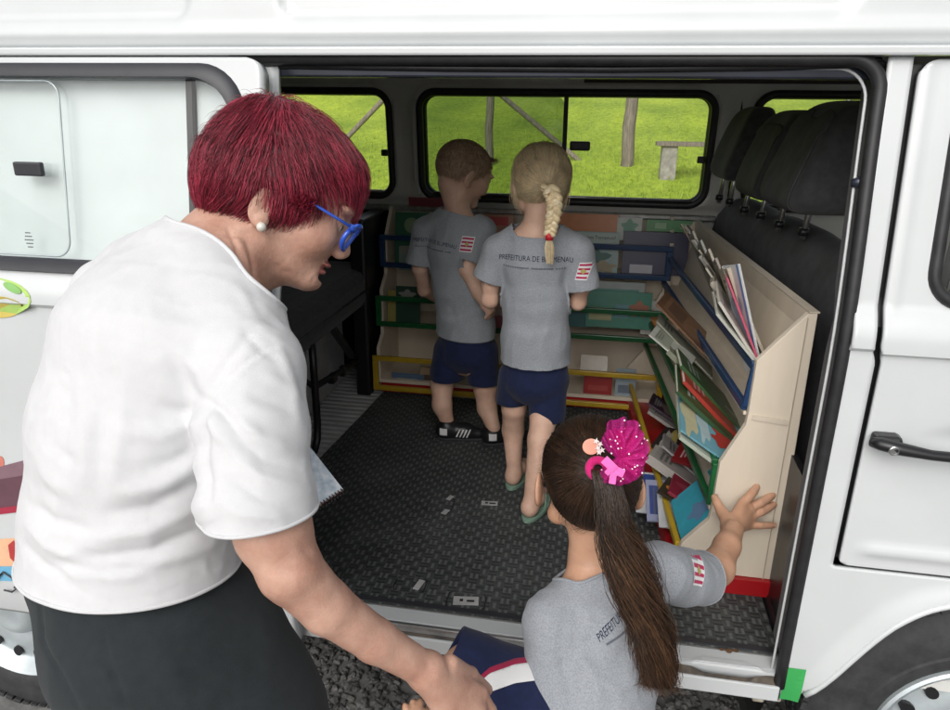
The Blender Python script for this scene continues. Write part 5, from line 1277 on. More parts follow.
# loose strands: crown tuft at the back, nape, lock before the ear
rt = sample(hV, hF, 650, lambda q: keepm(q)*(toL(q)[:, 0] < -.055)*(toL(q)[:, 1] > .03))
strands('loose_strands', hf, rt, lambda p, k: wflow(p, k)+(p-WL(0, .03, 0))*9, [HR[2], HR[0]], hair, steps=9, step=.0050, lift=(.002, .009), rad=.00024, jitter=.30, stick=.45)
rt = np.array([WL(.032+rng.uniform(-.012, .022), .030+rng.uniform(-.008, .014), 0.087+rng.uniform(-.002, .004)) for _ in range(520)])
strands('ear_lock', hf, rt, lambda p, k: np.tile(hR@np.array([.10+.95*max(0, k-.55)*2, -1.0+.8*max(0, k-.6)*2, .05]), (len(p), 1)), HR, hair, steps=10, step=rng.uniform(.0036, .0056, 520), lift=(.0, .003), rad=.0004, jitter=.13, stick=.3, off=-.009)
rt = sample(hV, hF, 900, lambda q: keepm(q)*(hairkeep(q) < .012)*(toL(q)[:, 0] < -.01))
strands('nape_strands', hf, rt, lambda p, k: np.tile(hR@np.array([.25, -1, 0]), (len(p), 1))-(p-WL(-.03, -.03, 0))*4, HR, hair, steps=7, step=rng.uniform(.002, .0052, 900), lift=(0, .003), rad=.00036, jitter=.2, stick=.3, off=-.006)
rt = sample(hV, hF, 700, lambda q: keepm(q)*(toL(q)[:, 0] > .062)*(hairkeep(q) < .02))
strands('fringe', hf, rt, lambda p, k: np.tile(hR@np.array([.35, -1.0, 0]), (len(p), 1)), HR, hair, steps=5, step=.0030, lift=(0, .004), rad=.0004, jitter=.22, stick=.35, off=-.002)
# ---- glasses and earring
gl = MB(); gz = .0
temple = [WL(-.004, .040, .0805), WL(.030, .038, .0805), WL(.070, .035, .078), WL(.104, .033, .074)]
gl.tube(temple, [.0020, .0030, .0042, .0046], 8, flat=.45); gl2 = MB().tube([WL(l_[0], l_[1], -.076) for l_ in ((-.004, .04), (.07, .035), (.104, .033))], .0026, 8)
gm = mk('blue_acetate', (.02, .085, .50), .22, var=.1, coat=.3)
gth = thing('glasses', 'bright blue plastic-framed glasses worn by the red-haired woman', 'glasses', WL(.104, .03, 0)); gl.build('temple', gm, gth, smooth=True); gl2.build('temple', gm, gth, smooth=True)
for q in (-1, 1):
    c = (.1165, .022, q*.036); pts = [WL(c[0]-.010*abs(cos(a))*(1 if cos(a)*q > 0 else 0)-.002-.004*sin(a)*-1, c[1]+.0195*sin(a)*(1+.0*cos(a)), c[2]+.0285*(abs(cos(a))**.8*np.sign(cos(a)))) for a in np.linspace(0, 2*pi, 40, endpoint=False)]
    MB().tube(pts, .0034, 8, closed=True).build('lens_rim', gm, gth, smooth=True)
    obj('lens', [0.998*np.array(p_)+.002*np.array(WL(*c)) for p_ in pts], [list(range(40))], M['glass'], gth)
MB().tube([WL(.1155, .030, -.009), WL(.119, .033, 0), WL(.1155, .030, .009)], .0024, 8).build('bridge', gm, gth, smooth=True)
MB().tube([WL(.104, .0335, .0735), WL(.112, .030, .066)], .0036, 8).build('hinge', gm, gth, smooth=True)
pe = WL(.004, -.0215, .0835)
pm = mk('pearl', (.62, .60, .54), .18, var=.05, coat=.5)
tag(MB().lathe(pe, hR[:, 2], [(-.0062*cos(a), .0062*sin(a)) for a in np.linspace(0, pi, 16)], 24).build('pearl_earring', pm, None, smooth=True), 'round white pearl earring in the red-haired woman\'s ear', 'earring')
# ---- spiral notebook under her arm
nb_o = P(322, 480, .985); ex = nrm(P(343, 493, .985)-P(318, 500, .985)); 
a0, a1, a2, a3 = P(300, 434, .97), P(343, 489, .955), P(317, 506, .945), P(280, 455, .955)
ntb = thing('notebook', 'small spiral notebook with pale blue cover and red patterned edge held below her sleeve', 'notebook', (a0+a1+a2+a3)/4)
nn = nrm(np.cross(a1-a0, a3-a0)); nn = nn*np.sign(nn@(CAM-a0))
MB().prism([a0, a1, a2, a3], -nn*.0008).build('cover', mk('blue_marbled', (.45, .58, .70), .4, var=.2, vscale=90, c2=(.75, .80, .85)), ntb)
MB().prism([p_-nn*.0012 for p_ in (a0, a1, a2, a3)], -nn*.009).build('pages', flat((.62, .60, .56), .8), ntb)
MB().prism([p_-nn*.0104 for p_ in (a0, a1, a2, a3)], -nn*.001).build('back_cover', flat((.08, .06, .05), .5), ntb)
e0, e1 = a1, a2
for k in range(9):
    t = (k+.5)/9; c = e0*(1-t)+e1*t+nrm(a1-a0)*.001-nn*.005; d1 = nrm(a1-a0)
    MB().tube([c+d1*.004*cos(a)+nn*.0075*sin(a) for a in np.linspace(0, 2*pi, 14, endpoint=False)], .0008, 6, closed=True).build('spiral_ring', M['black'], ntb, smooth=True)
for k in range(7):
    t0_, t1_ = k/7, (k+.55)/7; q0_, q1_ = e0*(1-t0_)+e1*t0_, e0*(1-t1_)+e1*t1_; d1 = nrm(a1-a0)*.0006
    MB().prism([q0_+d1-nn*.0016, q1_+d1-nn*.0016, q1_+d1-nn*.0098, q0_+d1-nn*.0098], d1).build('edge_pattern', flat((.40, .04, .05) if k % 2 else (.5, .30, .2)), ntb)
# ================================================================== THE CHILDREN
def shirt_print(tee, c, ex, ez, size, arc, squeeze=1.0):
    b = bvh_of(tee)
    on_surface_text('print', 'PREFEITURA DE BLUMENAU', c, ex, ez, size, M['print'], tee, b, arc, squeeze=squeeze)
    n = 26; nn = nrm(np.cross(ex, ez)); W = size*13.5*squeeze*.42
    mb = MB()
    for i in range(n):
        if i in (11, 21): continue
        q = np.array(c)+nrm(ex)*(i/n-.5)*2*W*.92-nrm(ez)*size*1.25; hit = b.ray_cast(Vector(q+nn*.25), Vector(-nn), .6)
        if hit[0] is None: continue
        mb.box(np.array(hit[0])+nn*.0008, (size*.15, size*.10, .0003), np.array([nrm(ex), nrm(ez), nn]).T)
    mb.build('fine_print', M['print2'], tee)
def flag(tee, c, ex, ez, W, H):
    b = bvh_of(tee); ex, ez = nrm(ex), nrm(ez)
    on_surface_patch('flag_patch', c, ex, ez, W, H, M['trim_white'], tee, b, 8, .0012)
    for k in (-.36, -.12, .12, .36): on_surface_patch('flag_stripe', np.array(c)+ez*H*k, ex, ez, W*.90, H*.115, M['patch_red'], tee, b, 8, .0018)
    on_surface_patch('flag_emblem', np.array(c), nrm(ex+ez), nrm(ez-ex), H*.22, H*.22, flat((.45, .40, .12)), tee, b, 3, .0024)
def col_clip(c, n, r): # neck opening: everything above the plane and near the neck
    n = nrm(n); c = np.array(c); return lambda V: np.where(np.linalg.norm(V-c, axis=1) < r, (V-c)@n, -9)
def limb_clip(c, axis, r, body=None, tol=.006):
    axis = nrm(axis); c = np.array(c)
    def f(V):
        x = V-c; l = x-np.outer(x@axis, axis); m = (np.linalg.norm(l, axis=1) < r) & (x@axis > -.06) & (x@axis < .16)
        if body is not None: m &= body.evc(V) > tol
        return np.where(m, x@axis, -9)
    return f
X_, Y_, Z_ = np.eye(3)
def short_hair(person, hf, W, R, s, keep, mats, n, step, flow, base, h=.003):
    V, F = hf.mesh(h); V2, F2 = clip_mesh(V, F.tolist(), -keep(V)); o = obj('hair', V2, F2, base, person, smooth=True, solid=.004)
    rt = sample(V, F, n, lambda q: np.clip((keep(q)+.006)/.008, 0, 1)); return o, V, F, rt
def polykeep(O, R, s, line):
    line = np.array(line)
    def f(V):
        l = ((V-O)@R)/s; x, y = l[:, 0], l[:, 1]; poly = np.vstack([line, [(-.25, .3), (.25, .3)]]); poly = np.vstack([poly, poly[:1]]); best = np.full(len(x), 9e9); ins = np.zeros(len(x), bool)
        for i in range(len(poly)-1):
            a, b = poly[i], poly[i+1]; ab = b-a; t = np.clip(((x-a[0])*ab[0]+(y-a[1])*ab[1])/(ab@ab+1e-12), 0, 1); best = np.minimum(best, np.hypot(x-a[0]-t*ab[0], y-a[1]-t*ab[1]))
            ins ^= ((a[1] > y) != (b[1] > y)) & (x < (b[0]-a[0])*(y-a[1])/(b[1]-a[1]+1e-12)+a[0])
        return np.where(ins, best, -best)
    return f
KIDLINE = [(.25, .085), (.090, .085), (.072, .088), (.060, .060), (.040, .035), (.022, .018), (.012, .012), (.006, .030), (-.012, .030), (-.020, .008), (-.028, -.025), (-.070, -.040), (-.25, -.045)]

# ------------------------------------------------------------------ the boy by the far rack
yb_ = .99
B = lambda px, py, dy=0: PY(px, py, yb_+dy)
hRb = frame(np.array([.70, .58, -.48]), np.array([.20, .12, 1])); sB = .93
hOb = B(470, 181, -.02)-hRb[:, 2]*.072
bf = Field(); WB = head(bf, hOb, hRb, sB, True)
latB = nrm([-.88, .47, 0])
tcB = [B(456, 222), B(457, 250), B(461, 290), B(466, 325), B(467, 355)]; tAB = [.082, .104, .098, .100, .106]; tBB = [.058, .072, .076, .080, .084]
bf.chain([WB(-.02, -.03, 0), B(459, 213)], [.042, .038], .02); bf.loft(tcB, [a-.012 for a in tAB], [b-.012 for b in tBB], latB, .02)
aL = [B(426, 231, .03), B(420, 268, .02), B(424, 290, .06), B(440, 300, .16)]; aR = [B(482, 231, -.03), B(467, 270, -.07), B(479, 293, -.10), B(486, 305, -.14)]
bf.chain([B(450, 226, .01)]+aL, [.036, .030, .025, .021, .018], .012); bf.chain([B(465, 226, -.01)]+aR, [.036, .030, .025, .021, .0170], .012)
hw = aR[-1]; hand(bf, hw, [hw+np.array(q) for q in ((.022, .012, -.006), (.020, .004, -.014), (.016, -.004, -.020), (.010, -.010, -.022))], [hw+np.array(q) for q in ((.018, .022, -.036), (.012, .012, -.042), (.006, .002, -.044), (.0, -.006, -.040))], [hw+np.array(q) for q in ((.004, .012, -.004), (.0, .022, -.014), (.0, .026, -.026))], .66)
hw = aL[-1]; hand(bf, hw, [hw+np.array(q)*.8 for q in ((.03, .022, .006), (.03, .022, -.004), (.028, .022, -.014), (.024, .022, -.022))], [hw+np.array(q)*.8 for q in ((.05, .05, 0), (.05, .05, -.012), (.046, .048, -.022), (.04, .044, -.03))], [hw+np.array(q)*.8 for q in ((.008, .01, .012), (.02, .02, .02), (.03, .03, .022))], .66)
lgL = [B(450, 352, .0), B(442, 385, 0), PY(442, 405, .96), PZ(441, 437, FLZ)+[.022, .004, .060]]; lgR = [B(483, 355, -.02), B(485, 388, -.01), PY(487, 408, .98), PZ(487, 443, FLZ)+[.022, .0, .060]]
bf.chain(lgL, [.046, .038, .033, .023], .012); bf.chain(lgR, [.046, .038, .033, .023], .012)
boy = thing('person', 'small boy with cropped brown hair and black trainers, looking down at the rack', 'boy', (lgL[-1][0], lgL[-1][1], FLZ), 'schoolchildren in grey t-shirts')
V, F = bf.mesh(.0045); Vh, Fh = bf.mesh(.003, lo=hOb-.16, hi=hOb+.16); V, F = merge_head(V, F, Vh, Fh, hOb, .115); fast_obj('body', V, F, [M['skin_b']], boy)
for q in (-1, 1): MB().lathe(WB(.0838, .0295, q*.031), hRb[:, 0], [(-.012, 0), (-.008, .009), (0, .012), (.008, .0095), (.0118, 0)], 14).build('eye', flat((.6, .58, .55), .2), boy, smooth=True)
tB = Field(); tB.loft(tcB[:1]+tcB[1:4]+[B(466, 345)], tAB[:4]+[.108], tBB[:4]+[.086], latB, .02); kB_ = Field(); kB_.loft(tcB[:1]+tcB[1:4]+[B(466, 345)], tAB[:4]+[.108], tBB[:4]+[.086], latB, .02)
tB.chain([B(446, 222, .01), aL[0], B(419, 264, .02), B(417, 285, .03)], [.042, .042, .040, .040], .012); tB.chain([B(467, 222, -.01), aR[0], B(471, 258, -.06), B(470, 264, -.062)], [.042, .041, .039, .034], .010)
teeB = garment('t_shirt', tB, .0045, .002, boy, M['tee_grey'], [plane_clip(B(466, 334), (0, 0, -1)), limb_clip(B(418, 264, .02), aL[1]-aL[0], .062, kB_), limb_clip(B(469, 262, -.06), aR[1]-aR[0], .055, kB_, .013), col_clip(B(459, 212), hRb[:, 1]*.3+Z_*.8+np.array([.1, 0, 0]), .075)],
 [([(430, 300), (450, 305), (475, 290)], 4, -.004), ([(432, 318), (455, 322), (485, 308)], 4, .004), ([(446, 238), (450, 262)], 4, -.003)], [((.2, .1, 1), 20, .4, .0035)])
garment('shirt_panel', kB_, .0045, -.0004, boy, M['tee_grey'], [plane_clip(B(466, 335), (0, 0, -1)), col_clip(B(459, 214), hRb[:, 1]*.3+Z_*.8+np.array([.1, 0, 0]), .085)])
shB = Field(); shB.loft([B(466, 333), B(467, 350)], [.098, .104], [.078, .084], latB, .02); shB.chain([B(450, 352, .01), B(447, 372, .0), B(444, 395, 0)], [.057, .055, .054], .014); shB.chain([B(482, 352, -.02), B(483, 376, -.01), B(485, 400, -.01)], [.055, .054, .054], .006)
garment('shorts', shB, .005, 0, boy, M['navy'], [plane_clip(B(447, 378), (0, 0, -1)), plane_clip(B(466, 332), (0, 0, 1))], [], [((0, 0, 1), 16, .3, .004)])
hfb = Field()
for c, r, k in (((.000, .047, 0), (.0985, .082, .0765), .01), ((-.033, .033, 0), (.063, .067, .068), .02)): hfb.ell(WB(*c), hRb, np.array(r)*sB, k*sB)
kb = polykeep(hOb, hRb, sB, KIDLINE)
hb_, V, F, rt = short_hair(boy, hfb, WB, hRb, sB, kb, HK, 5200, .0025, None, mk('cropped_hair', (.38, .26, .18), .8, var=.3, vscale=120, c2=(.52, .37, .26)))
cb = WB(-.05, .118, 0)
strands('hair_strands', hfb, rt, lambda p, k: (p-cb)/np.linalg.norm(p-cb, axis=1)[:, None]-.3*Z_+hfb.grad(p)*.5, HK, hb_, steps=4, step=rng.uniform(.0015, .0035, 5200), lift=(.0005, .003), rad=.0005, jitter=.2, stick=.5)
rt = np.array([WB(.084+rng.uniform(-.012, .008), .106+rng.uniform(-.006, .006), rng.uniform(-.03, .03)) for _ in range(260)])
strands('fringe', hfb, rt, lambda p, k: np.tile(hRb@np.array([1, .9, 0]), (len(p), 1)), HK, hb_, steps=4, step=.0028, lift=(0, .002), rad=.0004, jitter=.3, stick=0)
b_ = bvh_of(teeB); exb = -latB; shirt_print(teeB, B(445, 240), exb*np.array([1, 1, 1])+[0, 0, -.03], Z_, .0175, .003, .82)
flag(teeB, B(473, 243, -.06), np.array([.8, -.45, 0]), Z_, .040, .046)
for (h_, t_) in ((PZ(441, 437, FLZ), PZ(469, 438, FLZ)), (PZ(487, 443, FLZ), PZ(510, 441, FLZ))):
    h_ = np.array(h_)+[0, 0, .0]; d = nrm(t_-h_); L_ = .155; sd_ = np.cross(d, Z_); an = h_+[0, 0, .05]
    sh = Field(); sh.cone(h_+d*.012+[0, 0, .030], h_+d*.020+[0, 0, .045], .030, .029, .02); sh.cone(h_+d*.02+[0, 0, .030], h_+d*.085+[0, 0, .026], .032, .028, .02); sh.cone(h_+d*.085+[0, 0, .024], h_+d*.132+[0, 0, .018], .029, .022, .02)
    Vs, Fs = sh.mesh(.003); Vs[:, 2] = np.maximum(Vs[:, 2], FLZ+.004); o = fast_obj('shoe', Vs, Fs, [M['black']], boy)
    so_ = Field(); so_.cone(h_+d*.015+[0, 0, .008], h_+d*.13+[0, 0, .008], .033, .027, .01); Vs, Fs = so_.mesh(.004); Vs[:, 2] = np.clip(Vs[:, 2], FLZ+.001, FLZ+.010); fast_obj('sole', Vs, Fs, [flat((.04, .04, .045), .6)], o)
    tr = BVHTree.FromPolygons([Vector(v+np.array(wloc(o))) for v in [np.array(q.co) for q in o.data.vertices]], [list(p.vertices) for p in o.data.polygons])
    for k in range(4):
        c = h_+d*(.062+.012*k)+[0, 0, .030]; ez = nrm(Z_*1+d*.45); on_surface_patch('shoe_stripe', c, d, ez, .0048, .030, M['trim_white'], o, tr, 4, .0012)
    on_surface_patch('heel_patch', h_+d*.012+[0, 0, .036], d, Z_, .026, .024, M['trim_white'], o, tr, 5, .0012)

# ------------------------------------------------------------------ the fair-haired girl with a plait
yg = .66
G = lambda px, py, dy=0: PY(px, py, yg+dy)
hRg = frame(np.array([-.22, .93, -.36]), np.array([.0, .30, 1])); sG = .92
hOg = G(540, 190, .03)
gf = Field(); WG = head(gf, hOg, hRg, sG, True)
latG = nrm([-1, -.05, 0])
tcG = [G(536, 238), G(537, 262), G(536, 300), G(535, 340), G(536, 375)]; tAG = [.080, .096, .088, .092, .098]; tBG = [.055, .068, .072, .078, .084]
gf.chain([WG(-.02, -.03, 0), G(537, 226)], [.038, .037], .02); gf.loft(tcG, [a-.011 for a in tAG], [b-.011 for b in tBG], latG, .02)
gL = [G(499, 250), G(491, 284), G(490, 300, .0), G(498, 303, .13)]; gR = [G(577, 252), G(581, 286), G(578, 302, .02), G(572, 290, .15)]
gf.chain([G(525, 240)]+gL, [.034, .030, .0245, .022, .017], .012); gf.chain([G(550, 240)]+gR, [.034, .030, .0245, .022, .017], .012)
for hw, sg in ((gL[-1], 1), (gR[-1], -1)):
    hand(gf, hw, [hw+np.array(q)*.8*[sg, 1, 1] for q in ((.012, .035, .008), (.012, .036, -.002), (.010, .034, -.012), (.006, .030, -.020))], [hw+np.array(q)*.8*[sg, 1, 1] for q in ((.03, .07, .004), (.03, .072, -.008), (.026, .068, -.02), (.02, .06, -.03))], [hw+np.array(q)*.8*[sg, 1, 1] for q in ((.0, .012, .014), (.01, .03, .022), (.02, .045, .024))], .64)
lL = [G(516, 375), G(514, 408, .02), PY(513, 430, .71), PZ(514, 472, FLZ+.045)]; lR = [G(548, 378), G(544, 415, -.03), PY(540, 440, .58), PZ(531, 503, FLZ+.045)]
gf.chain(lL, [.044, .035, .032, .0205], .012); gf.chain(lR, [.046, .039, .034, .0215], .012)
for q, d in ((lL[-1], nrm([.15, .9, 0])), (lR[-1], nrm([.2, .9, 0]))): q0 = np.array([q[0], q[1], FLZ+.034]); gf.cone(q0-d*.012, q0+d*.05, .024, .020, .018); gf.cone(q0+d*.05, q0+d*.105-[0, 0, .008], .022, .016, .018)
girl2 = thing('person', 'girl with a fair plait, grey t-shirt and navy shorts, standing at the far rack', 'girl', (lL[-1][0], lL[-1][1], FLZ), 'schoolchildren in grey t-shirts')
V, F = gf.mesh(.0042); fast_obj('body', V, F, [M['skin_b']], girl2)
tG = Field(); tG.loft(tcG[:4]+[G(535, 370)], tAG[:4]+[.100], tBG[:4]+[.090], latG, .02); kG_ = Field(); kG_.loft(tcG[:4]+[G(535, 370)], tAG[:4]+[.100], tBG[:4]+[.090], latG, .02)
tG.chain([G(522, 236), gL[0], G(490, 278), G(485, 300)], [.038, .041, .042, .044], .012); tG.chain([G(553, 236), gR[0], G(582, 284), G(586, 305)], [.038, .041, .043, .045], .012)
teeG = garment('t_shirt', tG, .0042, .002, girl2, M['tee_grey'], [plane_clip(G(535, 360), (0, 0, -1)), limb_clip(G(489, 279), G(489, 279)-gL[0], .062, kG_), limb_clip(G(582, 288), G(582, 288)-gR[0], .064, kG_), col_clip(G(537, 229), (0, -.25, 1), .07)],
 [([(505, 300), (530, 305), (560, 300)], 5, -.003), ([(504, 330), (530, 338), (560, 330)], 6, .004), ([(502, 268), (508, 292)], 4, -.004), ([(566, 268), (562, 292)], 4, -.004)], [((.1, .1, 1), 20, .35, .0035)])
shG = Field(); shG.loft([G(535, 358), G(536, 378)], [.086, .094], [.074, .082], latG, .02); shG.chain([G(516, 375), G(512, 400, .02), G(510, 425, .03)], [.050, .045, .044], .006); shG.chain([G(549, 378), G(547, 410, -.02), G(546, 440, -.03)], [.053, .051, .051], .006)
def two_hems(V): x = pix3(V)[0]; a = (V-G(514, 404))@(-Z_); b = (V-G(546, 417, -.02))@(-Z_); return np.where(x < 529, a, b)
def pix3(V): q = V-CAM; return 475+FPX*(q@RT)/(q@FW), 355-FPX*(q@UP)/(q@FW)
garment('shorts', shG, .0045, 0, girl2, M['navy'], [two_hems, plane_clip(G(535, 357), (0, 0, 1))], [], [((0, 0, 1), 16, .3, .004)])
hg = Field()
for c, r, k in (((.000, .048, 0), (.101, .086, .080), .01), ((-.035, .028, 0), (.068, .080, .073), .02)): hg.ell(WG(*c), hRg, np.array(r)*sG, k*sG)
kg = polykeep(hOg, hRg, sG, [(.25, .090), (.080, .092), (.062, .080), (.045, .050), (.030, .022), (.012, -.004), (-.006, -.022), (-.030, -.040), (-.070, -.052), (-.25, -.055)])
plait0 = G(550, 187, -.088)
hgo, V, F, rt = short_hair(girl2, hg, WG, hRg, sG, kg, HY, 6500, .004, None, HY[2])
def toward(tgt, down=.0):
    def f(p, k): d = tgt-p; return d/np.linalg.norm(d, axis=1)[:, None]-Z_*down*(1-k)
    return f
ds = np.linalg.norm(rt-plait0, axis=1)
strands('hair_strands', hg, rt, lambda p, k: toward(plait0, .55)(p, k)+np.stack([noise3(p*20+i*5) for i in range(3)], 1)*.35, HY, hgo, steps=12, step=np.maximum(ds, .02)*1.06/12, lift=(.0005, .006), rad=.00048, jitter=.10, stick=.8)
for q_ in (-1, 1):
  rt = np.array([WG(-.01+rng.uniform(-.03, .05), .03+rng.uniform(-.03, .03), q_*(.078+rng.uniform(-.002, .004))) for _ in range(240 if q_ < 0 else 160)])
  strands('loose_strands', hg, rt, lambda p, k: np.tile([0, 0, -1.0], (len(p), 1)), HY, hgo, steps=10, step=rng.uniform(.005, .011, len(rt)), lift=(0, .004), rad=.0004, jitter=.14, stick=.12, wob=.25)
# plait
pl_path = [plait0, G(554, 200, -.104), G(553.5, 214, -.106), G(551, 227, -.103), G(549.5, 235, -.103)]
def cr_interp(P_, t): P_ = np.array(P_); n = len(P_)-1; u = np.clip(t*n, 0, n-1e-6); i = int(u); f = u-i; p0, p1, p2, p3 = P_[max(0, i-1)], P_[i], P_[i+1], P_[min(n, i+2)]; return .5*((2*p1)+(-p0+p2)*f+(2*p0-5*p1+4*p2-p3)*f*f+(-p0+3*p1-3*p2+p3)*f**3)
plo = None
for j in range(3):
    pts = []; rr_ = []
    for i in range(44):
        t = i/43; c = cr_interp(pl_path, t); ph = t*2*pi*2.6+j*2*pi/3; a = .0145*(1-.38*t); pts.append(c+np.array([sin(ph)*a, -abs(0)*0-sin(2*ph)*a*.42, 0])); rr_.append(.0112*(1-.38*t))
    o = MB().tube(pts, rr_, 10).build('plait_strand', HY[j % 2], hgo, smooth=True)
    # fine hairs over the lock
    K = 30; n = 90; pa = np.array(pts)[::1][:44:2]; base = []
    for _ in range(n):
        a = rng.uniform(0, 6.28); base.append([p_+np.array([cos(a), sin(a), .2*sin(a+i*.3)])*np.array(rr_)[::2][i]*1.02 for i, p_ in enumerate(pa)])
    tubes('plait_hairs', np.array(base).transpose(1, 0, 2), .0005, HY, hgo, .8)
MB().tube([G(549.5, 233, -.103), G(549.2, 240, -.103)], [.0105, .0105], 12).build('hair_tie', flat((.50, .02, .03), .5), hgo, smooth=True)
n = 260; base = []
for _ in range(n):
    a, r = rng.uniform(0, 6.28), sqrt(rng.rand()); u = np.array([cos(a), sin(a), 0])*r; L_ = rng.uniform(.8, 1.05)
    base.append([G(549.2+.2*i*.1, 240+i*2.6*L_, -.103)+u*(.0075+.0060*sin(min(1, i/5)*pi/2)*(1-(i/11)**2)) for i in range(10)])
tubes('plait_tail', np.array(base).transpose(1, 0, 2), .0006, HY, hgo, .4)
shirt_print(teeG, G(537, 254), np.array([1, .03, 0]), Z_, .0195, .004, .82)
flag(teeG, G(588, 269), np.array([1, -.25, 0]), nrm(Z_*1+np.array([.22, 0, 0])), .030, .048)
MB().lohi(G(557, 371, -.1), G(557, 371, -.1)+[.001, .001, .001])
for q, d in ((lL[-1], nrm([.15, .9, 0])), (lR[-1], nrm([.2, .9, 0]))):
    q0 = np.array([q[0], q[1], FLZ]); sd_ = np.cross(d, Z_); pts = [q0+d*(.045+.085*cos(a))+sd_*(.034+.004*cos(a))*sin(a) for a in np.linspace(0, 2*pi, 28)[:-1]]
    fl = MB().prism([p_+[0, 0, .001] for p_ in pts], (0, 0, .012)).build('flip_flop', mk('sage_foam', (.19, .30, .23), .7, var=.08), girl2, bevel=.002)
    MB().tube([q0+d*.04+sd_*.030+[0, 0, .012], q0+d*.07+sd_*.022+[0, 0, .040], q0+d*.10+[0, 0, .030], q0+d*.07-sd_*.022+[0, 0, .040], q0+d*.04-sd_*.030+[0, 0, .012]], .003, 6).build('strap', flat((.19, .30, .23), .7), fl, smooth=True)

# ------------------------------------------------------------------ the girl in front with the pony-tail
hRf = frame(np.array([-.20, .93, -.16]), np.array([.02, .16, 1])); sF = 1.0; ZF = 1.205
hOf = P(588, 494, ZF)
ff = Field(); WF = head(ff, hOf, hRf, sF, True, .085)
latF = nrm(P(546, 612, 1.15)-P(674, 562, 1.27))
tcF = [P(603, 584, 1.215), P(604, 620, 1.205), P(597, 672, 1.19), P(590, 730, 1.17), P(585, 790, 1.16)]; tAF = [.078, .104, .103, .103, .108]; tBF = [.055, .075, .082, .088, .094]
ff.chain([WF(-.02, -.03, 0), P(590, 560, 1.215), P(597, 582, 1.215)], [.037, .033, .042], .02); ff.loft(tcF, [a-.008 for a in tAF], [b-.008 for b in tBF], latF, .02)
fR = [P(660, 572, 1.235), P(705, 580, 1.355), P(727, 546, 1.47), P(733, 530, 1.525)]
ff.chain([P(630, 580, 1.215), fR[0], P(690, 580, 1.30), fR[1]], [.040, .040, .036, .033], .014)
ff.chain([fR[1], P(716, 568, 1.41), fR[2], fR[3]], [.034, .0335, .0255, .022], .014)
hp = lambda x, y, Z=1.605: P(x, y, Z)
kn = [P(743, 503, 1.60), P(750, 508, 1.61), P(751, 516, 1.61), P(748, 525, 1.605)]
tp_ = [P(756.5, 487, 1.618), P(772.5, 495, 1.622), P(773.5, 504.5, 1.625), P(774, 525, 1.622)]
def hand_flat(f, wrist, kn, tips, thumb, r0, palm_r):
    for k_ in kn: f.cone(wrist, k_, palm_r, r0*1.1, .010)
    for i in range(3): f.cone(kn[i], kn[i+1], r0*1.15, r0*1.15, .004)
    for i, (a, b) in enumerate(zip(kn, tips)):
        r = r0*(1, 1.02, .96, .86)[i]; m1 = a+(b-a)*.42-FW*.004; m2 = a+(b-a)*.75-FW*.003; f.chain([a, m1, m2, b], [r*1.05, r, r*.92, r*.80], .0015)
    f.chain(thumb, [r0*1.7, r0*1.2, r0*.95, r0*.85], .004)
hand_flat(ff, P(731, 527, 1.555), kn, tp_, [P(728, 521, 1.565), P(722, 512, 1.59), P(717, 503, 1.605), P(714.8, 497.5, 1.615)], .0098, .0185)
fL = [P(553, 622, 1.165), P(552, 690, 1.15), P(548, 742, 1.13), P(470, 738, 1.08), P(432, 724, 1.06)]
ff.chain([P(585, 590, 1.20)]+fL, [.038, .038, .034, .031, .026, .021], .014)
hw = fL[-1]; hand(ff, hw, [P(418, 712, 1.06), P(413, 716, 1.055), P(411, 722, 1.05), P(412, 729, 1.045)], [P(420, 701.5, 1.075), P(413, 702.5, 1.07), P(405, 706, 1.06), P(402, 716, 1.05)], [P(428, 716, 1.07), P(432, 706, 1.085), P(434, 700, 1.09)], .66)
# raised right... the lifted leg: thigh towards the sill, shin down to the step; the other leg on the ground
kneeF = P(470, 676, 1.175); hipL = P(566, 745, 1.17); hipR = P(610, 760, 1.17)
footF = np.array([-.10, .02, .60]); ff.chain([hipL, P(510, 700, 1.17), kneeF], [.078, .066, .048], .02)
ff.chain([kneeF, P(452, 715, 1.20), P(462, 780, 1.26)], [.048, .040, .030], .02)
gft = np.array([hipR[0]+.03, hipR[1]+.02, GZ+.05]); ff.chain([hipR, (hipR+gft)/2+[0, 0, .04], gft], [.075, .045, .028], .02); ff.cone(gft-[0, 0, .015], gft+[.02, .11, -.022], .027, .020, .02)
girl = thing('person', 'girl with a long dark pony-tail and pink bow, touching the rack', 'girl', (gft[0], gft[1], GZ), 'schoolchildren in grey t-shirts')
V, F = ff.mesh(.0036); Vh, Fh = ff.mesh(.0026, lo=P(738, 515, 1.59)-.11, hi=P(738, 515, 1.59)+.11)
def merge_box(V, F, Vh, Fh, O, r): return merge_head(V, F, Vh, Fh, O, r)
V, F = merge_box(V, F, *ff.mesh(.0018, lo=P(740, 513, 1.59)-.09, hi=P(740, 513, 1.59)+.09), P(740, 513, 1.59), .068)
Vh, Fh = ff.mesh(.0024, lo=hOf-.16, hi=hOf+.16); V, F = merge_head(V, F, Vh, Fh, hOf, .115)
fast_obj('body', V, F, [M['skin_g']], girl)
for a, b in zip(kn, tp_):
    d = nrm(b-a); c = b-d*.002; R_ = frame(d, -FW+d*(FW@d)); ell = Field(); ell.ell(c+R_[:, 1]*.0062, R_, np.array([.0055, .0012, .0040]), .001); Vn, Fn = ell.mesh(.0008, smooth=1); fast_obj('nail', Vn, Fn, [flat((.62, .36, .28), .25)], girl)
tF = Field(); tF.loft(tcF, tAF, tBF, latF, .02); kF_ = Field(); kF_.loft(tcF, tAF, tBF, latF, .02)
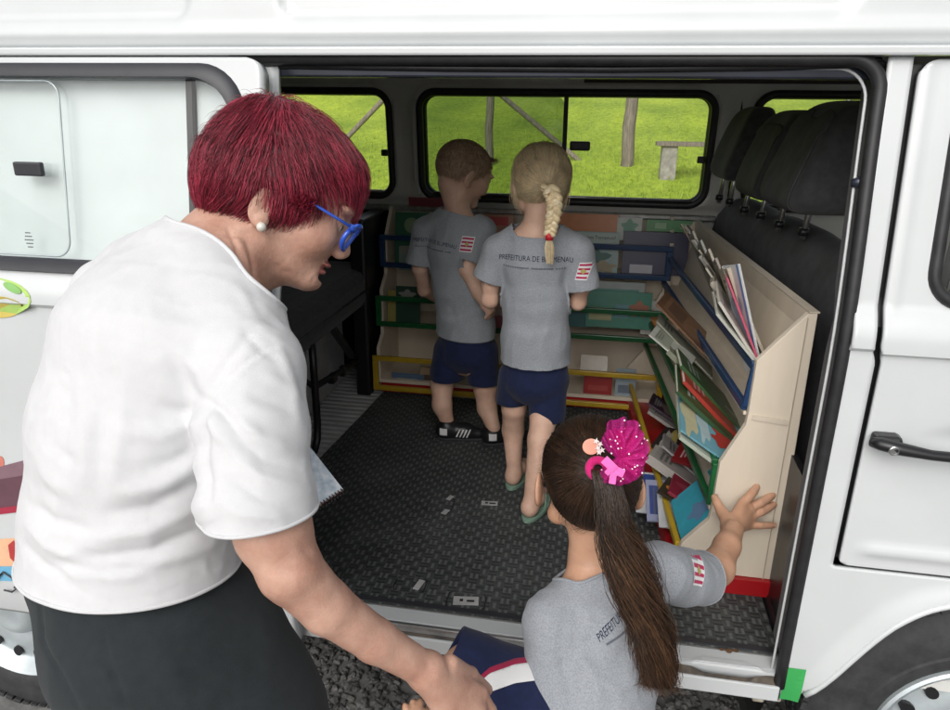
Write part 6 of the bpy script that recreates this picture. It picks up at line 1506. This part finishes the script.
tF.chain([P(622, 577, 1.215), fR[0], P(682, 577, 1.29), P(706, 578, 1.36)], [.044, .047, .047, .047], .013); tF.chain([P(585, 588, 1.20), fL[0], P(553, 680, 1.15), P(554, 730, 1.14)], [.042, .046, .045, .046], .012)
FF = [([(565, 610), (560, 650), (570, 690)], 6, -.003), ([(590, 600), (582, 640), (588, 690)], 7, .003), ([(640, 600), (630, 640), (612, 690)], 8, -.003), ([(660, 560), (668, 590), (664, 610)], 5, -.003), ([(600, 680), (620, 690), (650, 672)], 5, .003),
 ([(676, 560), (690, 575), (694, 590)], 4, .002), ([(572, 655), (592, 668), (600, 700)], 5, .0035), ([(535, 640), (548, 650), (565, 645)], 5, .0025), ([(533, 665), (548, 672), (572, 662)], 5, -.0025)]
teeF = garment('t_shirt', tF, .0036, .002, girl, M['tee_grey'], [limb_clip(P(700, 577, 1.345), P(706, 578, 1.36)-P(668, 576, 1.25), .066, kF_), limb_clip(P(553, 703, 1.145), P(554, 730, 1.14)-P(553, 680, 1.15), .058, kF_), col_clip(P(590, 567, 1.215), nrm(P(583, 540, 1.215)-P(600, 590, 1.215)), .068), plane_clip(P(585, 780, 1.16), (0, 0, -1))], FF, [((.1, .1, 1), 22, .4, .0028)])
trims(teeF, M['tee_grey'], [(P(592, 568, 1.215), .06, .0028, 'collar'), (P(700, 577, 1.345), .07, .0016, 'sleeve_hem'), (P(553, 703, 1.145), .07, .0016, 'sleeve_hem')])
# shorts on the lifted thigh with a maroon and white side stripe
sF2 = Field(); sF2.chain([hipL, P(512, 700, 1.165), P(474, 678, 1.17), P(448, 660, 1.175)], [.090, .077, .0640, .058], .02); sF2.chain([hipR, hipR+[.01, 0, -.16]], [.095, .080], .03); sF2.chain([hipL, hipR], [.095, .095], .03)
hemF = P(447, 659, 1.17); hdir = nrm(P(452, 664, 1.175)-P(512, 700, 1.165))
Vq, Fq = sF2.mesh(.004, .001); Vq = Vq+vnormals(Vq, Fq)*(noise3(Vq*18)*.004)[:, None]
cut_ = np.maximum((Vq-hemF)@hdir, -(Vq-(hipR+[0, 0, -.15]))@Z_)
Vc, Fc = clip_mesh(Vq, Fq.tolist(), cut_)
def band_(V): x, y = pix3(V); return y-np.interp(x, [440, 468, 490, 515, 545, 600], [720, 687, 668, 659, 655, 654])
d_ = band_(Vc); shp = None
for nm_, lo_, hi_, m_ in (('shorts', -999, -1, M['navy']), ('maroon_piping', -1, 5, M['maroon']), ('white_side_stripe', 5, 24, M['trim_white']), ('shorts_back', 24, 999, M['navy'])):
    V3, F3 = clip_mesh(Vc, Fc, np.maximum(lo_-d_, d_-hi_))
    if len(F3): o_ = obj(nm_, V3, F3, m_, girl if shp is None else shp, smooth=True, solid=.002); shp = shp or o_
# scalp hair combed to the tie
hq = Field()
for c, r, k in (((-.002, .048, 0), (.101, .086, .0795), .01), ((-.038, .032, 0), (.066, .076, .067), .02)): hq.ell(WF(*c), hRf, np.array(r)*sF, k*sF)
kq = polykeep(hOf, hRf, sF, [(.25, .090), (.080, .092), (.062, .072), (.044, .042), (.026, .018), (.012, .014), (.006, .030), (-.014, .030), (-.022, .006), (-.034, -.024), (-.066, -.044), (-.25, -.052)])
tie = P(598, 470, 1.075)
hqo, V, F, rt = short_hair(girl, hq, WF, hRf, sF, kq, HB, 9000, .004, None, HB[2])
gq = hq.grad(np.array([tie]))[0]; tie = tie-gq*(hq.evc(np.array([tie]))[0]-.006)
ds = np.linalg.norm(rt-tie, axis=1)
strands('hair_strands', hq, rt, toward(tie), HB, hqo, steps=14, step=np.maximum(ds, .01)*1.10/14, lift=(.0003, .0035), rad=.00045, jitter=.06, stick=.9, tip=.7)
tw = np.array([.0, 0, 0]); out = -nrm(hOf-tie)
rt = sample(V, F, 260, lambda q: (kq(q) > 0)*(kq(q) < .012)); strands('wispy_hairs', hq, rt, lambda p, k: toward(tie)(p, k)*.6+hq.grad(p)*.5-Z_*.4, HB, hqo, steps=8, step=.004, lift=(.002, .007), rad=.0002, jitter=.5, stick=.3)
# pony-tail
tail = [tie, tie+out*.026+[.004, 0, -.010], P(613, 506, 1.058), P(621, 545, 1.06), P(632, 590, 1.065), P(646, 635, 1.075), P(655, 684, 1.085)]
tw_ = [.006, .016, .022, .024, .026, .026, .016]; n = 4200; K = 26; base = np.zeros((K, n, 3)); a = rng.uniform(0, 6.28, n); r = np.sqrt(rng.rand(n)); Ls = np.clip(rng.normal(.88, .12, n), .45, 1.04); ph = rng.uniform(0, 6.28, n); amp = rng.uniform(.3, 1.3, n)
cl = rng.randint(0, 60, n); cph = rng.uniform(0, 6.28, 60); ca_ = rng.uniform(0, 6.28, 60); cr_ = np.sqrt(rng.rand(60))
for k in range(K):
    for i in range(n):
        pass
    break
tt = np.linspace(0, 1, K); Ctab = np.array([cr_interp(tail, t) for t in np.linspace(0, 1, 200)]); Wtab = np.interp(np.linspace(0, 1, 200), np.linspace(0, 1, 7), tw_)
side = RT; dep = FW
for k in range(K):
    u = np.clip(tt[k]*Ls, 0, 1)*199; c = np.stack([np.interp(u, np.arange(200), Ctab[:, j]) for j in range(3)], 1); w_ = np.interp(u, np.arange(200), Wtab)
    g_ = np.clip(tt[k]*1.4, 0, 1)*.75; xx = (1-g_)*r*np.cos(a)+g_*(cr_[cl]*np.cos(ca_[cl])+.28*r*np.cos(a)); zz = (1-g_)*r*np.sin(a)+g_*(cr_[cl]*np.sin(ca_[cl])+.28*r*np.sin(a))
    wv = tt[k]**1.4*.0170; xx2 = wv*np.sin(cph[cl]+tt[k]*13+.5*ph*.2)*amp; base[k] = c+side*(xx*w_+xx2+.009*sin(tt[k]*9)*tt[k])[:, None]+dep*(zz*w_*.62+wv*.6*np.cos(cph[cl]+tt[k]*10))[:, None]
o_t = tubes('pony_tail', base, .00055, HB, hqo, .5)
# lighter ends
sel = rng.choice(n, 1700, replace=False); endp = base[:, sel]; e0 = endp[16:]; K2 = e0.shape[0]
tubes('tail_ends', np.concatenate([e0+RT*rng.uniform(-.002, .002, (len(sel), 1))-FW*.002, (e0[-1]+(e0[-1]-e0[-2])*1.2+side*.003)[None]]), .0006, HBt, hqo, .3)
rt_ = [(660, 575, 1.15), (650, 600, 1.12)]; bs = []
for _ in range(110):
    s0 = P(628+rng.uniform(-6, 12), 540+rng.uniform(-20, 20), 1.05); bx = rng.uniform(10, 34); bs.append([s0+RT*(bx*sin(i/11*pi*.8))*1.1/712-UP*i*.0125*rng.uniform(.98, 1.02)+FW*.01*sin(i/4) for i in range(12)])
tubes('loose_curls', np.array(bs).transpose(1, 0, 2), .00035, HB, hqo, .4)
# hair tie, tulle bow, clip
th_ = nrm(tail[2]-tail[0]); u1 = nrm(np.cross(out, Z_)); pts = [tie+out*.010+(u1*cos(a_)*.0135+nrm(np.cross(u1, out))*sin(a_)*.0135) for a_ in np.linspace(0, 2*pi, 30, endpoint=False)]
bowt = thing('hair_bow', 'bright pink tulle bow with white dots, tied on the dark pony-tail', 'hair bow', tie)
MB().tube(pts, .0068, 10, closed=True).build('hair_tie', cloth('magenta_elastic', (.55, .02, .16), .1), bowt, smooth=True)
def tulle():
    m, t, b = newmat('pink_tulle'); b.inputs['Base Color'].default_value = (.72, .03, .34, 1); b.inputs['Roughness'].default_value = .6
    out_ = t.nodes['Material Output']; tr = N(t, 'BsdfTransparent'); tr.inputs[0].default_value = (1, .55, .80, 1); mx = N(t, 'MixShader')
    tl = N(t, 'BsdfTranslucent'); tl.inputs[0].default_value = (.75, .04, .36, 1); m2 = N(t, 'MixShader'); m2.inputs[0].default_value = .35; t.links.new(b.outputs[0], m2.inputs[1]); t.links.new(tl.outputs[0], m2.inputs[2])
    nz_ = N(t, 'TexNoise'); nz_.inputs['Scale'].default_value = 900; tc = N(t, 'TexCoord'); t.links.new(tc.outputs['Object'], nz_.inputs['Vector']); r_ = N(t, 'ValToRGB'); r_.color_ramp.elements[0].position = .40; r_.color_ramp.elements[0].color = (.28, .28, .28, 1); r_.color_ramp.elements[1].position = .6; r_.color_ramp.elements[1].color = (.72, .72, .72, 1)
    t.links.new(nz_.outputs[0], r_.inputs[0]); t.links.new(r_.outputs[0], mx.inputs[0]); t.links.new(tr.outputs[0], mx.inputs[1]); t.links.new(m2.outputs[0], mx.inputs[2]); t.links.new(mx.outputs[0], out_.inputs[0]); return m
tm = tulle(); bc = P(619, 457, 1.045); dots = MB(); 
for j, (ang_, ln, wd, dpt) in enumerate(((80, .058, .056, .000), (112, .044, .034, .010), (52, .048, .050, .006), (8, .036, .062, .004), (-40, .040, .054, .0), (-82, .042, .056, -.004), (-118, .038, .038, .008))):
    a_ = radians(ang_); d = RT*cos(a_)+UP*sin(a_); s_ = RT*-sin(a_)+UP*cos(a_); V = []; nu, nv = 12, 22
    for i in range(nu):
        t = i/(nu-1)
        for k in range(nv):
            q = k/(nv-1)*2-1; wq = wd*(.18+.82*sin(min(1, t*1.2)*pi/2)); V.append(bc+d*ln*t*(1-.22*abs(q)**2+.05*sin(q*9+j))+s_*wq*.5*q-FW*(dpt+.010*sin(q*8+j*1.7)*t+.012*t*(1-t)*3)+d*.0)
    F = [(i*nv+k, i*nv+k+1, (i+1)*nv+k+1, (i+1)*nv+k) for i in range(nu-1) for k in range(nv-1)]; lf = obj('tulle_petal', V, F, tm, bowt, smooth=True)
    dm = MB()
    for _ in range(7):
        i, k = rng.randint(3, nu), rng.randint(1, nv-1); c = np.array(V[i*nv+k])-FW*.0008; pp = [c+RT*.0013*cos(x)+UP*.0013*sin(x) for x in np.linspace(0, 2*pi, 9)[:-1]]; dm.add(pp, [list(range(8))])
    dm.build('white_dots', flat((.85, .75, .80), .5), lf)
pk = cloth('pink_ribbon', (.80, .16, .48), .08); c = P(613, 470, 1.03)
for (x0, y0, x1, y1, w_) in ((604, 459, 615, 470, .013), (615, 470, 624, 474, .012), (614, 470, 612, 484, .010), (612, 468, 606, 474, .008)):
    MB().bar(P(x0, y0, 1.022), P(x1, y1, 1.020), w_, .0016, up=-FW).build('ribbon', pk, bowt, bevel=.0006)
clip = thing('hair_clip', 'small peach oval clip with white stars beside the pink bow', 'hair clip', P(590, 447, 1.085))
cq = P(591, 446.5, 1.10); cq = cq-hq.grad(np.array([cq]))[0]*(hq.evc(np.array([cq]))[0]-.010); cc = P(591, 446.5, (cq-CAM)@FW-.004); MB().add([cc+RT*.0135*cos(x)+UP*.0125*sin(x)-FW*.003*z for z in (0, 1) for x in np.linspace(0, 2*pi, 25)[:-1]], [list(range(24)), list(range(47, 23, -1))]+[(i, (i+1) % 24, 24+(i+1) % 24, 24+i) for i in range(24)]).build('clip_base', flat((.72, .34, .24), .35), clip, bevel=.001)
for k, (dx, dy) in enumerate(((5, -5), (9, -2), (7, 2), (11, 4), (8, 6))):
    c_ = P(591+dx, 446+dy, (cq-CAM)@FW-.010); pts = [c_+(RT*cos(x+k)+UP*sin(x+k))*(.0052 if i % 2 == 0 else .0022) for i, x in enumerate(np.linspace(0, 2*pi, 11)[:-1])]; MB().prism(pts, -FW*.0015).build('star', flat((.80, .78, .74), .4), clip)
# lettering and flag
exf = nrm(P(640, 606, 1.12)-P(592, 634, 1.10)); ezf = nrm(UP*1+RT*.35)
shirt_print(teeF, P(631, 612, 1.13), exf, nrm(ezf-exf*(ezf@exf)), .0180, .010, .60)
flag(teeF, P(686, 560, 1.27), nrm(RT*.80-UP*.42+FW*.4), nrm(RT*.52+UP*.80), .036, .046)
